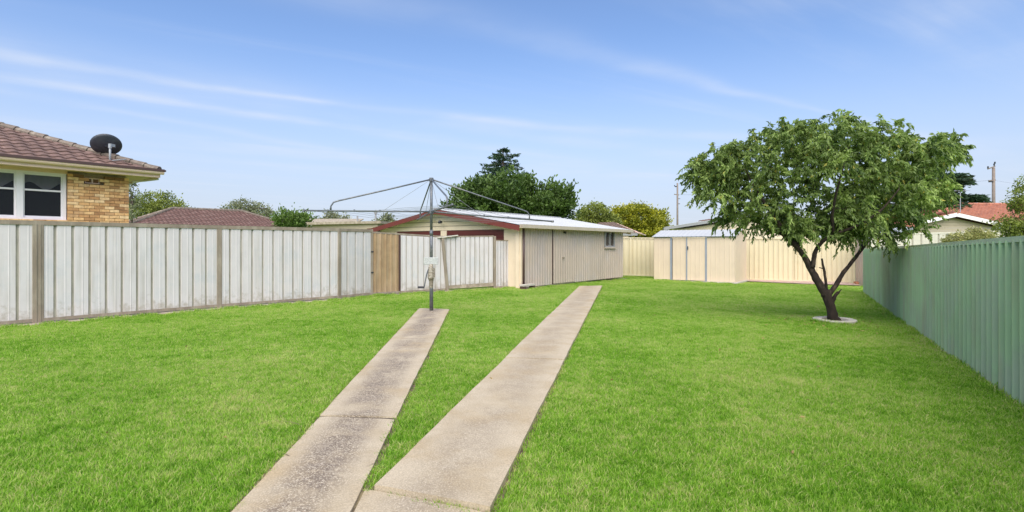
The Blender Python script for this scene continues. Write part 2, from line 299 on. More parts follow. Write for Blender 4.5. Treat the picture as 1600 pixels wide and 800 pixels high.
def grass_mat():
    m = bpy.data.materials.new('grass_blade'); m.use_nodes = True; t = m.node_tree; b = t.nodes['Principled BSDF']; n = t.nodes.new; l = t.links.new
    a = n('ShaderNodeAttribute'); a.attribute_name = 'tint'
    cr_ = n('ShaderNodeValToRGB'); e = cr_.color_ramp.elements
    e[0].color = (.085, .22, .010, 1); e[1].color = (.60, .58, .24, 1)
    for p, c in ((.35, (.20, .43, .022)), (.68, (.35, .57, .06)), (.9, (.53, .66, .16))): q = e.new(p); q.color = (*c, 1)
    g = n('ShaderNodeNewGeometry')
    def nz(s, d=5):
        x = n('ShaderNodeTexNoise'); x.inputs['Scale'].default_value = s; x.inputs['Detail'].default_value = d; x.inputs['Roughness'].default_value = .62; l(g.outputs['Position'], x.inputs['Vector']); return x.outputs['Fac']
    def mr(v, a0, a1, b0, b1):
        x = n('ShaderNodeMapRange'); x.inputs['From Min'].default_value = a0; x.inputs['From Max'].default_value = a1; x.inputs['To Min'].default_value = b0; x.inputs['To Max'].default_value = b1; l(v, x.inputs['Value']); return x.outputs[0]
    def add(u, v):
        x = n('ShaderNodeMath'); x.operation = 'ADD'; l(u, x.inputs[0]); l(v, x.inputs[1]); return x.outputs[0]
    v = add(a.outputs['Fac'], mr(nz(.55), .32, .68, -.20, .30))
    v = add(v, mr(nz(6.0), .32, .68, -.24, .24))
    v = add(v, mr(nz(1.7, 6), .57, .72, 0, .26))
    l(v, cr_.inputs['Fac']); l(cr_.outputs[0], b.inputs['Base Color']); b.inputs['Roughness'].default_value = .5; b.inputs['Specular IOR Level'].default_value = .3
    tr = n('ShaderNodeBsdfTranslucent'); l(cr_.outputs[0], tr.inputs['Color']); ms = n('ShaderNodeMixShader'); ms.inputs[0].default_value = .5
    l(b.outputs[0], ms.inputs[1]); l(tr.outputs[0], ms.inputs[2]); l(ms.outputs[0], t.nodes['Material Output'].inputs['Surface'])
    return m
M['grass'] = grass_mat()
M['soil'] = mat('lawn_thatch', (.15, .27, .03), .95, .25, 8, col2=(.25, .29, .08), mix_scale=1.2, mix_lo=.45, mix_hi=.7, bump=.6, bump_scale=40)

def path_mat():
    m = bpy.data.materials.new('aggregate_concrete'); m.use_nodes = True; t = m.node_tree; b = t.nodes['Principled BSDF']; n = t.nodes.new; l = t.links.new
    g = n('ShaderNodeNewGeometry'); pos = g.outputs['Position']
    def nz(s, d=6, r=.6, v=pos):
        x = n('ShaderNodeTexNoise'); x.inputs['Scale'].default_value = s; x.inputs['Detail'].default_value = d; x.inputs['Roughness'].default_value = r; l(v, x.inputs['Vector']); return x.outputs['Fac']
    def mr(v, a0, a1, b0=0., b1=1.):
        x = n('ShaderNodeMapRange'); x.inputs['From Min'].default_value = a0; x.inputs['From Max'].default_value = a1; x.inputs['To Min'].default_value = b0; x.inputs['To Max'].default_value = b1; l(v, x.inputs['Value']); return x.outputs[0]
    def mix(f, a, c, bt='MIX'):
        x = n('ShaderNodeMix'); x.data_type = 'RGBA'; x.blend_type = bt; l(f, x.inputs[0])
        for k, q in ((6, a), (7, c)):
            if isinstance(q, tuple): x.inputs[k].default_value = (*q, 1)
            else: l(q, x.inputs[k])
        return x.outputs[2]
    def mul(u, v):
        x = n('ShaderNodeMath'); x.operation = 'MULTIPLY'; l(u, x.inputs[0]); l(v, x.inputs[1]); return x.outputs[0]
    # 'wear' attribute: 1 along the walked middle of the path, 0 at its trowelled edges
    a = n('ShaderNodeAttribute'); a.attribute_name = 'wear'
    base = mix(mr(nz(2.2), .4, .66), (.47, .39, .275), (.39, .31, .20))
    base = mix(mr(nz(1.1), .52, .72, 0, .8), base, (.43, .32, .18))
    vo = n('ShaderNodeTexVoronoi'); vo.inputs['Scale'].default_value = 98; l(pos, vo.inputs['Vector'])
    rgb = n('ShaderNodeSeparateColor'); l(vo.outputs['Color'], rgb.inputs[0])
    pebble = mix(mr(rgb.outputs[0], .3, .7), (.19, .15, .11), (.55, .47, .36))
    edge = mr(vo.outputs['Distance'], .35, .62)
    pebble = mix(edge, pebble, (.19, .145, .10))
    w_ = mul(a.outputs['Fac'], mr(nz(1.8, 4), .30, .50))
    w2 = mul(w_, mr(nz(18, 4), .35, .55, .6, 1.0))
    c = mix(w2, base, pebble)
    # dark lichen grime in the worn middle
    c = mix(mul(w_, mr(nz(3.3), .46, .62, 0, .30)), c, (.19, .15, .12))
    fine = mr(nz(110, 3), .32, .68, .78, 1.2)
    h = n('ShaderNodeHueSaturation'); l(c, h.inputs['Color']); l(fine, h.inputs['Value']); l(h.outputs[0], b.inputs['Base Color']); b.inputs['Roughness'].default_value = .85
    bp = n('ShaderNodeBump'); bp.inputs['Strength'].default_value = .6; bp.inputs['Distance'].default_value = .004
    l(mul(w2, vo.outputs['Distance']), bp.inputs['Height']); bp.invert = True; l(bp.outputs[0], b.inputs['Normal'])
    return m
M['path'] = path_mat()
M['joint'] = mat('joint_soil', (.06, .045, .03), .95, .3, 20)
M['bed'] = mat('path_bed_soil', (.11, .08, .05), .95, .3, 20, col2=(.24, .19, .10), mix_scale=9)

# ------------------------------------------------------------------ ground
def axis(a, b, step, far):
    mid = list(np.arange(a, b+.001, step)); lo = [a-x for x in (3, 8, 20, 60, 200, far)][::-1]; hi = [b+x for x in (3, 8, 20, 60, 200, far)]
    return np.array(lo+mid+hi)
xs = axis(-20, 24, 1.0, 900); ys = axis(-6, 34, 1.0, 1500)
gb = MB(); 
for y in ys:
    for x in xs: gb.v.append((x, y, ground(x, y)))
nx = len(xs)
for j in range(len(ys)-1):
    for i in range(nx-1): gb.f.append((j*nx+i, j*nx+i+1, (j+1)*nx+i+1, (j+1)*nx+i))
lawn = struct(gb.build('lawn_ground', M['soil'], smooth=True))

# ------------------------------------------------------------------ paths
BEDZ = [.002]
def slab_path(name, near_l, near_r, far_l, far_r, joints, steps=None, rise=.022, worn=1.0):
    "concrete path from near edge to far edge, cut into slabs at fractions given in joints; wear attribute down the middle"
    root = struct(bpy.data.objects.new(name, None)); COL.objects.link(root); root.location = ((near_l+near_r)/2)
    fr = [0]+joints+[1]
    BEDZ[0] += .002
    MB().quad(*[Vector((q.x, q.y, ground(q.x, q.y)+BEDZ[0])) for q in (near_l-Vector((.035, 0, 0)), near_r+Vector((.035, 0, 0)), far_r+Vector((.035, .02, 0)), far_l+Vector((-.035, .02, 0)))]).build('path_bed', M['bed'], root)
    for k in range(len(fr)-1):
        L = (far_l-near_l).length; gap = .014/L
        t0, t1 = fr[k]+(gap if k else 0), fr[k+1]-(gap if k < len(fr)-2 else 0)
        n = max(2, int((t1-t0)*L/.22)); m_ = 8; v = []; wear = []; f = []
        lift = rise+(steps[k] if steps else random.uniform(-.003, .003)); wob = [random.uniform(-1, 1) for _ in range(8)]
        skew = random.uniform(-.012, .012)
        for i in range(n+1):
            t = t0+(t1-t0)*i/n; a = near_l.lerp(far_l, t); b = near_r.lerp(far_r, t); s = t*L
            ea = .003*math.sin(s*2.3+wob[0])+.0025*math.sin(s*9.1+wob[1]*3); eb = .003*math.sin(s*2.7+wob[2]*3)+.0025*math.sin(s*10.3+wob[3]*3)
            d = (b-a).normalized(); a = a+d*ea; b = b+d*eb
            for j in range(m_+1):
                u = j/m_; p = a.lerp(b, u); e = min(u, 1-u)*2
                z = ground(p.x, p.y)+lift+.004*min(1, e*4); v.append((p.x, p.y+skew*(u-.5), z))
                wear.append(worn*min(1, max(0, (e-.18)/.5)))
        for i in range(n):
            for j in range(m_): q = i*(m_+1)+j; f.append((q, q+1, q+m_+2, q+m_+1))
        if k:       # soil packed in the joint
            ja, jb = near_l.lerp(far_l, fr[k]), near_r.lerp(far_r, fr[k]); jd = (far_l-near_l).normalized()*.0145; jz = Vector((0, 0, rise-.001))
            MB().quad(ja-jd+jz, jb-jd+jz, jb+jd+jz, ja+jd+jz).build('joint', M['joint'], root)
        # skirts
        ring = [j for j in range(m_+1)]+[i*(m_+1)+m_ for i in range(1, n+1)]+[n*(m_+1)+j for j in range(m_-1, -1, -1)]+[i*(m_+1) for i in range(n-1, 0, -1)]
        b0 = len(v)
        for r_ in ring: v.append((v[r_][0], v[r_][1], v[r_][2]-.09)); wear.append(0)
        for q in range(len(ring)): q2 = (q+1) % len(ring); f.append((ring[q], b0+q, b0+q2, ring[q2]))
        me = bpy.data.meshes.new('slab'); me.from_pydata(v, [], f); me.update()
        at = me.attributes.new('wear', 'FLOAT', 'POINT'); at.data.foreach_set('value', wear)
        o = link('slab', me, M['path'], root)
    return root
# left path: from beneath the camera to the clothesline; points taken on the ground
A_l, A_r = G(655, 483.5), G(702, 485); B_l, B_r = G(370, 798), G(550.5, 798)
def ext(far, near, d): dd = (near-far).normalized(); p = near+dd*d; p.z = ground(p.x, p.y); return p
pl_near_l, pl_near_r = ext(A_l, B_l, 2.2), ext(A_r, B_r, 2.2)
def frac(near, far, p): d = far-near; return (p-near).dot(d)/d.dot(d)
slab_path('garden_path', pl_near_l, pl_near_r, A_l, A_r, [frac(pl_near_l, A_l, G(497, 655)), frac(pl_near_l, A_l, G(600, 543))], steps=[.0, .009, .004])
pathroot = [o for o in COL.objects if o.name.startswith('garden_path')][0]
for (xa, ya, xb, yb) in ((655, 583, 672, 585.5), (646, 603, 662, 606), (640, 613.5, 656, 611), (624, 607, 636, 614), (572, 736, 590, 729), (440, 663, 468, 669), (438, 716, 452, 719), (668, 521, 681, 522)):
    a_, b_ = G(xa, ya), G(xb, yb); m_ = a_.lerp(b_, .5)+Vector((.004, .012, 0)); w_ = Vector((0, .0035, 0)); h_ = Vector((0, 0, .0285))
    cb = MB(); cb.quad(a_+h_-w_*.3, m_+h_-w_, m_+h_+w_, a_+h_+w_*.3); cb.quad(m_+h_-w_, b_+h_-w_, b_+h_+w_*1.2, m_+h_+w_); cb.build('crack', M['bed'], pathroot)
C_l, C_r = G(905, 449), G(941, 448); D_l, D_r = G(585, 769), G(765, 803)
E_l, E_r = ext(C_l, D_l, .01), D_r
slab_path('garden_path', D_l, D_r, C_l, C_r, [frac(D_l, C_l, G(790, 565)), frac(D_l, C_l, G(860, 495))], steps=[.018, .024, .020], worn=.4)
# the lower slab that joins the two paths at the bottom of the picture
q1 = G(570, 768); q2 = D_r+Vector((.0, -.025, 0)); 
dd = (C_r-D_r).normalized(); n1_ = q2-dd*2.4; n0_ = G(551, 800); n0b = ext(A_r, n0_, 2.1)
slab_path('garden_path', n0b+Vector((.004, 0, 0)), n1_, q1+Vector((.004, 0, 0)), q2, [], steps=[-.008], worn=.5)

# edging strips along fences
def strip_poly(name, pts_a, pts_b, z, m):
    b = MB()
    for i in range(len(pts_a)-1):
        a0, a1, c0, c1 = pts_a[i], pts_a[i+1], pts_b[i], pts_b[i+1]
        b.quad((a0[0], a0[1], ground(*a0[:2])+z), (c0[0], c0[1], ground(*c0[:2])+z), (c1[0], c1[1], ground(*c1[:2])+z), (a1[0], a1[1], ground(*a1[:2])+z))
    return struct(b.build(name, m))

# ------------------------------------------------------------------ corrugated sheet builder
def rib_sheet(L, z0, z1a, z1b, pitch, prof, name='sheet', z0b=None):
    "prof: list of (fraction of pitch, depth outwards). local x runs along the wall, -y faces out"
    v = []; f = []; n = max(1, round(L/pitch)); pt = L/n; cols = []
    for i in range(n):
        for fr, dp in prof: cols.append(((i+fr)*pt, dp))
    cols.append((L, prof[0][1]))
    if z0b is None: z0b = z0
    for x, dp in cols:
        t = x/L; v += [(x, -dp, z0+(z0b-z0)*t), (x, -dp, z1a+(z1b-z1a)*t)]
    for i in range(len(cols)-1): f.append((2*i, 2*i+2, 2*i+3, 2*i+1))
    me = bpy.data.meshes.new(name); me.from_pydata(v, [], f); me.update()
    if prof is PR_PAN:
        for i, p in enumerate(me.polygons): p.material_index = 1 if cols[i][1] == 0 and cols[i+1][1] == 0 or cols[i+1][1] == 0 else 0
    return me
PR_PAN = [(0, .0), (.05, .03), (.45, .03), (.48, .034), (.52, .034), (.55, .03), (.83, .03), (.89, 0)]     # wide pan, narrow groove
PR_RIB = [(0, 0), (.36, 0), (.46, .03), (.58, .03), (.68, 0)]
PR_FINE = [(0, 0), (.4, 0), (.5, .026), (.75, .026), (.85, 0)]
PR_WAVE = [(0, .0), (.2, .016), (.5, .02), (.75, .012)]

def run_of_sheets(root, a, b, z0, z1, n, pitch, prof, m, name='sheet', z1b=None, z0b=None, jitter=0.0):
    "n sheets butted between plan points a and b; facing the right-hand side of a->b"
    a = Vector((a[0], a[1], 0)); b = Vector((b[0], b[1], 0)); d = b-a; L = d.length/n; ang = math.atan2(d.y, d.x)
    z1b = z1 if z1b is None else z1b; z0b = z0 if z0b is None else z0b; me = None; outl = []
    for i in range(n):
        if me is None or z1b != z1 or z0b != z0:
            me = rib_sheet(L, z0+(z0b-z0)*i/n, z1+(z1b-z1)*i/n, z1+(z1b-z1)*(i+1)/n, pitch, prof, name, z0+(z0b-z0)*(i+1)/n); me.materials.append(m)
            if prof is PR_PAN: me.materials.append(M['groove'])
        o = inst(name, me, root, a+d*(i/n)+Vector((0, 0, random.uniform(-jitter, 0))), ang); outl.append(o)
    return outl

# ------------------------------------------------------------------ left fence
LF = [(-10.48, 7.40), (-8.50, 9.75), (-6.52, 12.10), (-4.52, 14.19), (-3.92, 15.14)]
fence_l = thing('corrugated_fence', 'long weathered silver corrugated metal fence with brown posts along the left side of the lawn', 'fence', (LF[0][0], LF[0][1], 0))
def nrm(a, b):
    d = Vector((b[0]-a[0], b[1]-a[1], 0)).normalized(); return d, Vector((d.y, -d.x, 0))
HT = 1.83
lf0 = (LF[0][0]-2.0, LF[0][1]-2.37)
pts = [lf0]+LF
for i in range(len(pts)-1):
    a, b = pts[i], pts[i+1]; d, n_ = nrm(a, b); L = math.hypot(b[0]-a[0], b[1]-a[1]); ns = 3 if L > 2 else 1
    a3, b3 = Vector((*a, 0)), Vector((*b, 0))
    run_of_sheets(fence_l, a3+n_*.0, b3+n_*.0, .07, HT-.05, ns, .256 if L > 2 else .28, PR_PAN, M['galv'], jitter=.006)
    MB().beam(a3+n_*.01+Vector((0, 0, HT-.03)), b3+n_*.01+Vector((0, 0, HT-.03)), .075, .075).build('top_rail', M['timber_grey'], fence_l)
    MB().beam(a3+n_*.012+Vector((0, 0, .06)), b3+n_*.012+Vector((0, 0, .06)), .06, .055).build('bottom_rail', M['timber_grey'], fence_l)
for k, p in enumerate(pts):
    q = pts[k+1] if k < len(pts)-1 else (pts[k][0]+.8, pts[k][1]+.6); d, n_ = nrm(p, q); w_ = .16 if k in (2,) else (.105 if k < 5 else .085)
    p3 = Vector((*p, 0))
    po = MB().box(p3-d*w_/2+n_*.045, d*w_, n_*-.07, (0, 0, HT+.01)).build('post', M['timber_grey'], fence_l, bevel=.006)
    if k == 2:
        for s in (-.028, .028): MB().box(p3+d*(s-.008)+n_*.045, d*.016, n_*.012, (0, 0, HT-.05)).build('flange', M['timber_grey'], fence_l)
# gate and broken section by the garage
Gh, Gm, Gn, Ge, Gc = (-3.90, 15.16), (-3.28, 15.68), (-2.04, 16.67), (-.62, 17.55), (-.02, 17.98)
gate = thing('side_gate', 'sheet metal gate with one tan panel and one silver panel left of the leaning post', 'gate', (*Gh, 0))
d, n_ = nrm(Gh, Gn); a3, m3, b3 = Vector((*Gh, 0)), Vector((*Gm, 0)), Vector((*Gn, 0))
s_ = run_of_sheets(gate, a3+n_*.02, m3+n_*.02, .06, 1.735, 1, .16, PR_RIB, M['tan_sheet'], name='tan_sheet', z1b=1.70); s_[0]['label'] = 'tan painted ribbed sheet'
run_of_sheets(gate, m3+d*.05+n_*.03, b3+n_*.03, .08, 1.685, 2, .185, PR_PAN, M['galv'], z1b=1.62)
MB().beam(a3+n_*.0+Vector((0, 0, 1.755)), b3+n_*.0+Vector((0, 0, 1.655)), .05, .045).build('top_rail', M['timber_grey'], gate)
MB().beam(a3+n_*.03+Vector((0, 0, .055)), b3+n_*.03+Vector((0, 0, .055)), .05, .05).build('bottom_rail', M['timber_grey'], gate)
MB().box(m3+d*.0+n_*.01, d*.045, n_*.05, (0, 0, 1.68)).build('stile', M['gutter_dark'], gate)
for z in (.62, 1.2):
    MB().box(a3-d*.05+n_*.045+Vector((0, 0, z)), d*.07, n_*.015, (0, 0, .035)).build('hinge', M['black'], gate)
fence_s = thing('corrugated_fence', 'short leaning silver corrugated fence section between the gate and the garage', 'fence', (*Gn, 0))
c3, e3, f3 = Vector((*Gn, 0)), Vector((*Ge, 0)), Vector((*Gc, 0)); d2, n2_ = nrm(Gn, Ge)
run_of_sheets(fence_s, c3+n2_*.02, e3+n2_*.02, .16, 1.645, 2, .16, PR_PAN, M['galv'], z1b=1.675, z0b=.2)
MB().beam(c3+d2*.2+n2_*.03+Vector((0, 0, 1.66)), e3+n2_*.03+Vector((0, 0, 1.69)), .05, .04).build('top_rail', M['timber_grey'], fence_s)
MB().beam(c3+n2_*.03+Vector((0, 0, .12)), e3+n2_*.03+Vector((0, 0, .14)), .03, .12).build('plinth_board', M['strip'], fence_s)
d3, n3_ = nrm(Ge, Gc)
run_of_sheets(fence_s, e3+d3*.06+n3_*.02, f3+n3_*.02, .05, 1.54, 1, .12, PR_PAN, M['galv'])
MB().beam(e3+d3*.06+n3_*.03+Vector((0, 0, 1.55)), f3+n3_*.03+Vector((0, 0, 1.55)), .05, .035).build('top_rail', M['timber_grey'], fence_s)
MB().beam(e3+d3*.06+n3_*.03+Vector((0, 0, .04)), f3+n3_*.03+Vector((0, 0, .04)), .05, .05).build('bottom_rail', M['timber_grey'], fence_s)
MB().box(e3+n3_*.0, d3*.085, n3_*.07, (0, 0, 1.69)).build('post', M['timber_grey'], fence_s, bevel=.006)
lp = MB().beam(c3+d2*.03+n2_*.09, c3-d2*.14+n2_*.09+Vector((0, 0, 1.62)), .085, .085, up=n2_).build('leaning_post', M['timber_grey'], fence_s, bevel=.006); lp['label'] = 'leaning grey timber post'
MB().beam(c3-d2*.32+n2_*.09+Vector((0, 0, 1.625)), c3+d2*.36+n2_*.11+Vector((0, 0, 1.70)), .1, .03).build('cap_board', M['white_sheet'], fence_s)
# edging along the left fence
off = .36
pa = [(p[0], p[1]) for p in pts]+[Gh, Gn, Ge, Gc]
pb = []
for i, p in enumerate(pa):
    q = pa[min(i+1, len(pa)-1)]; p_ = pa[max(i-1, 0)]; d, n_ = nrm(p_, q); pb.append((p[0]+n_.x*off, p[1]+n_.y*off))
strip_poly('edging_strip', [(p[0]-.15, p[1]+.15) for p in pa], pb, .012, M['strip'])

# ------------------------------------------------------------------ garage
g0 = Vector((.25, 17.5, 0)); gs = Vector((.6, .8, 0)); gw = Vector((-.8, .6, 0)); go = -gw      # side direction, gable direction, outward of the side wall
GL, GW, GE, GR = 7.6, 7.0, 2.02, 2.63
garage = thing('garage', 'long low garage with pinkish ribbed side wall, cream gable and white metal roof', 'garage', g0)
up = Vector((0, 0, 1))
def gp(u, v, z): return g0+gs*u+gw*v+up*z       # u along the side, v across the gable
core = MB(); core.prism([gp(.12, .03, 0), gp(.12, GW, 0), gp(.12, GW, GE), gp(.12, GW/2, GR-.05), gp(.12, .03, GE)], gs*(GL-.15)); core.build('wall', M['pink_sheet'], garage)
def gside(px): 
    p = hit(px, 400, g0, go); return (p-g0).dot(gs)
u1, u2, u3, u4 = gside(863), gside(897), gside(944), gside(959.5)
# side cladding: sheets (left of the door, door, right of the door, round the window)
def clad(ua, ub, z0, z1, n, name='cladding_sheet', off=.0): return run_of_sheets(garage, gp(ua, -off, 0), gp(ub, -off, 0), z0, z1, n, .165, PR_FINE, M['pink_sheet'], name=name)
clad(.08, u1-.02, .03, GE-.04, 2); clad(u2, u3, .03, GE-.04, 2); clad(u4, GL, .03, GE-.04, 1)
clad(u3, u4, .03, hit(951, 388, g0, go).z, 1)
door = MB(); dm = clad(u1+.02, u2-.01, .05, GE-.06, 1, 'side_door', .012)[0]
hp = hit(877, 404, g0, go); MB().box(hp+go*.03, gs*.1, go*.05, (0, 0, .05)).build('handle', M['rusty'], dm)
MB().box(gp(u1-.025, 0, .03), gs*.04, go*.03, (0, 0, GE-.08)).build('door_jamb', M['gutter_dark'], garage)
lt = hit(880.5, 363, g0, go); MB().tube([lt+go*.0, lt+go*.08, lt+go*.1-up*.04], .035, 8).build('wall_lamp', M['black'], garage)
# window
w0, w1 = hit(944.5, 386, g0, go), hit(959, 361.5, g0, go)
win = MB(); zb, zt = w0.z, min(w1.z, GE-.05)
win.box(gp(u3, .01, zb), gs*(u4-u3), go*.05, (0, 0, .05)).box(gp(u3, .01, zt-.05), gs*(u4-u3), go*.05, (0, 0, .05))
um = (u3+u4)/2
for u in (u3, um-.03, u4-.05): win.box(gp(u, .008, zb), gs*.05, go*.055, (0, 0, zt-zb))
wf = win.build('window', M['grey_trim'], garage)
for a_, b_ in ((u3+.05, um-.03), (um+.02, u4-.05)): MB().box(gp(a_, .03, zb+.05), gs*(b_-a_), go*.01, (0, 0, zt-zb-.1)).build('pane', M['glass'], wf)
MB().box(gp(u3-.04, 0, zb-.06), gs*(u4-u3+.08), go*.09, (0, 0, .06)).build('sill', M['pink_sheet'], garage)
# gable front (boards, roller doors, pillar)
zt_b = 1.93; f_ = -gs
def gfront(px): p = hit(px, 370, g0, f_); return (p-g0).dot(gw)
bz = zt_b; step = .16
while bz < GR-.04:
    top = bz+step-.02
    def half(z): return max(.0, (GR-.02-z)/(GR-GE)*(GW/2)) if z > GE else GW/2
    h0, h1 = half(bz), half(top); c = GW/2
    MB().prism([gp(.1, c-h0, bz), gp(.1, c+h0, bz), gp(.1, c+h1, top), gp(.1, c-h1, top)], f_*(.03)).build('gable_board', M['cream_board'], garage); bz += step
v_ = [gfront(x) for x in (786, 696, 687, 618)]
MB().box(gp(.1, 0, 0), gw*v_[0], f_*.05, (0, 0, zt_b-.01)).build('gable_pier', M['cream_board'], garage)
MB().box(gp(.1, v_[1], 0), gw*(v_[2]-v_[1]), f_*.05, (0, 0, zt_b-.01)).build('gable_pier', M['cream_board'], garage)
MB().box(gp(.1, v_[3], 0), gw*(GW-v_[3]), f_*.05, (0, 0, zt_b-.01)).build('gable_pier', M['cream_board'], garage)
for va, vb in ((v_[0], v_[1]), (v_[2], v_[3])):
    rd = MB().box(gp(.1, va+.005, 0), gw*(vb-va-.01), f_*.02, (0, 0, zt_b-.02))
    z = .05
    while z < zt_b-.1: rd.box(gp(.08, va+.01, z), gw*(vb-va-.02), f_*.018, (0, 0, .05)); z += .09
    rd.build('roller_door', M['maroon_dark'], garage)
lmp = hit(689.5, 347, g0-gs*.1, f_); MB().tube([lmp, lmp+f_*.1, lmp+f_*.14-up*.03], [.05, .06, .03], 8).build('gable_light', M['black'], garage)
# corner post and downpipe
MB().box(gp(-.0, .0, 0), gw*.13, f_*.05, (0, 0, GE)).box(gp(0, 0, 0), gs*.10, go*.04, (0, 0, GE-.02)).build('corner_post', M['cream_board'], garage)
dp = gp(.13, -.05, 0); MB().tube([dp+up*.08, dp+up*(GE-.05)], .045, 8).build('downpipe', M['gutter_dark'], garage, smooth=True)
# roof
ov = .28
def slope(sgn, name):
    # corrugated roof sheets running from ridge to eave
    n = 10; L = GL+.35+ov; v = []
    pitch = .19; nn = int(L/n/pitch)
    for k in range(n):
        b = MB(); u0 = -ov+k*L/n; du = L/n/nn
        for j in range(nn):
            for (fa, ha), (fb, hb) in zip([(0, 0), (.6, 0), (.7, .03), (.9, .03)], [(.6, 0), (.7, .03), (.9, .03), (1, 0)]):
                ua, ub = u0+(j+fa)*du, u0+(j+fb)*du
                ve = -.22 if sgn > 0 else GW+.22; ze = GE-.22*(GR-GE)/(GW/2)+.06; c = GW/2
                b.quad(gp(ua, ve, ze+ha), gp(ub, ve, ze+hb), gp(ub, c, GR+.06+hb), gp(ua, c, GR+.06+ha))
        b.build('roof_sheet', M['white_roof'], garage)
slope(1, 'r'); slope(-1, 'l')
MB().beam(gp(-ov, GW/2, GR+.085), gp(GL+.35, GW/2, GR+.085), .3, .03).build('ridge_cap', M['white_roof'], garage)
sl_ = (GR-GE)/(GW/2)
for sgn in (1, -1):
    ve = -.2 if sgn > 0 else GW+.2
    MB().prism([gp(-ov-.01, ve, GE-.2*sl_-.13), gp(-ov-.01, GW/2+(.0 if sgn > 0 else 0), GR-.11), gp(-ov-.01, GW/2, GR+.05), gp(-ov-.01, ve, GE-.2*sl_+.04)], f_*.03).build('bargeboard', M['maroon'], garage)
    gt = MB(); e0, e1 = gp(-ov, ve, GE-.075), gp(GL+.34, ve, GE-.075); o_ = go if sgn > 0 else -go
    gt.box(e0, e1-e0, o_*.02, (0, 0, .12)).box(e0+o_*.02, e1-e0, o_*.10, (0, 0, .015)).box(e0+o_*.12, e1-e0, o_*.015, (0, 0, .115)); gt.build('gutter', M['garage_gutter'] if sgn > 0 else M['maroon'], garage)
MB().box(gp(-ov, -.2, GE-.08), gs*(GL+.6), gw*.2, (0, 0, .012)).build('soffit', M['cream_trim'], garage)
fa = MB(); fa.prism([gp(GL+.36, -.2, GE-.16), gp(GL+.36, GW/2, GR-.1), gp(GL+.36, GW/2, GR+.05), gp(GL+.36, -.2, GE+.0)], gs*.03).build('bargeboard', M['cream_trim'], garage)
# base strip by the garage wall
strip_poly('edging_strip', [tuple(gp(-.4, .1, 0))[:2], tuple(gp(GL+.3, .1, 0))[:2]], [tuple(gp(-.4, -.38, 0))[:2], tuple(gp(GL+.3, -.18, 0))[:2]], .010, M['strip'])
# low block by the garage corner
bk = hit(819, 447, gp(0, -.35, 0), go); bk.z = .0
tb = thing('timber_step', 'low grey timber step against the front corner of the garage wall', 'step', bk)
MB().box(bk+up*.10, gs*.62, go*-.2, (0, 0, .05)).build('tread', M['concrete'], tb)
for q in (.02, .52): MB().box(bk+gs*q, gs*.08, go*-.18, (0, 0, .1)).build('leg', M['gutter_dark'], tb)

# ------------------------------------------------------------------ back fence (cream)
BF = [(3.9, 26.6), (5.75, 26.35), (8.1, 25.85), (10.3, 24.75), (12.4, 23.75), (14.3, 22.75)]
bfence = thing('back_fence', 'cream ribbed metal fence across the far end of the lawn behind the small shed', 'fence', (*BF[0], 0))
ztop = [1.72, 1.73, 1.70, 1.67, 1.66, 1.66]
for i in range(len(BF)-1):
    a, b = BF[i], BF[i+1]; d, n_ = nrm(a, b); a3, b3 = Vector((*a, 0)), Vector((*b, 0))
    run_of_sheets(bfence, a3, b3, -.25, ztop[i], 3, .19, PR_RIB, M['cream_sheet'], z1b=ztop[i+1])
    MB().beam(a3+n_*.01+up*(ztop[i]+.02), b3+n_*.01+up*(ztop[i+1]+.02), .06, .05).build('top_rail', M['cream_sheet'], bfence)
    MB().beam(a3+n_*.01+up*(ground(*a)+.05), b3+n_*.01+up*(ground(*b)+.05), .05, .06).build('bottom_rail', M['cream_sheet'], bfence)
for i, p in enumerate(BF):
    q = BF[min(i+1, len(BF)-1)] if i < len(BF)-1 else (p[0]+1, p[1]-.5); d, n_ = nrm(p, q); p3 = Vector((*p, -.3))
    MB().box(p3-d*.035+n_*-.03, d*.07, n_*.075, (0, 0, ztop[i]+.35)).build('post', M['cream_sheet'], bfence)
# neighbour's taller off-white fence past the corner
NF = [(14.3, 22.75), (13.95, 21.2), (18.5, 20.6), (24.0, 20.0), (29.0, 19.4)]
nfence = thing('neighbour_fence', 'taller off-white ribbed fence beyond the end of the green fence', 'fence', (*NF[0], 0))
zn = [1.63, 1.78, 1.90, 1.93, 1.9]
for i in range(len(NF)-1):
    a, b = NF[i], NF[i+1]; d, n_ = nrm(a, b); a3, b3 = Vector((*a, 0)), Vector((*b, 0)); k = 1 if i == 0 else 5
    if i == 0: continue
    run_of_sheets(nfence, a3, b3, -.3, zn[i], k, .30, PR_PAN, M['white_sheet'], z1b=zn[i+1])
    MB().beam(a3+n_*.01+up*(zn[i]+.02), b3+n_*.01+up*(zn[i+1]+.02), .06, .06).build('top_rail', M['white_sheet'], nfence)
a3, b3 = Vector((14.32, 22.7, 0)), Vector((13.72, 20.9, 0))
pk = run_of_sheets(nfence, b3, a3, -.3, 1.66, 2, .3, PR_RIB, M['pink_sheet'], name='pink_sheet'); 
for o in pk: o['label'] = 'pinkish grey ribbed sheet'
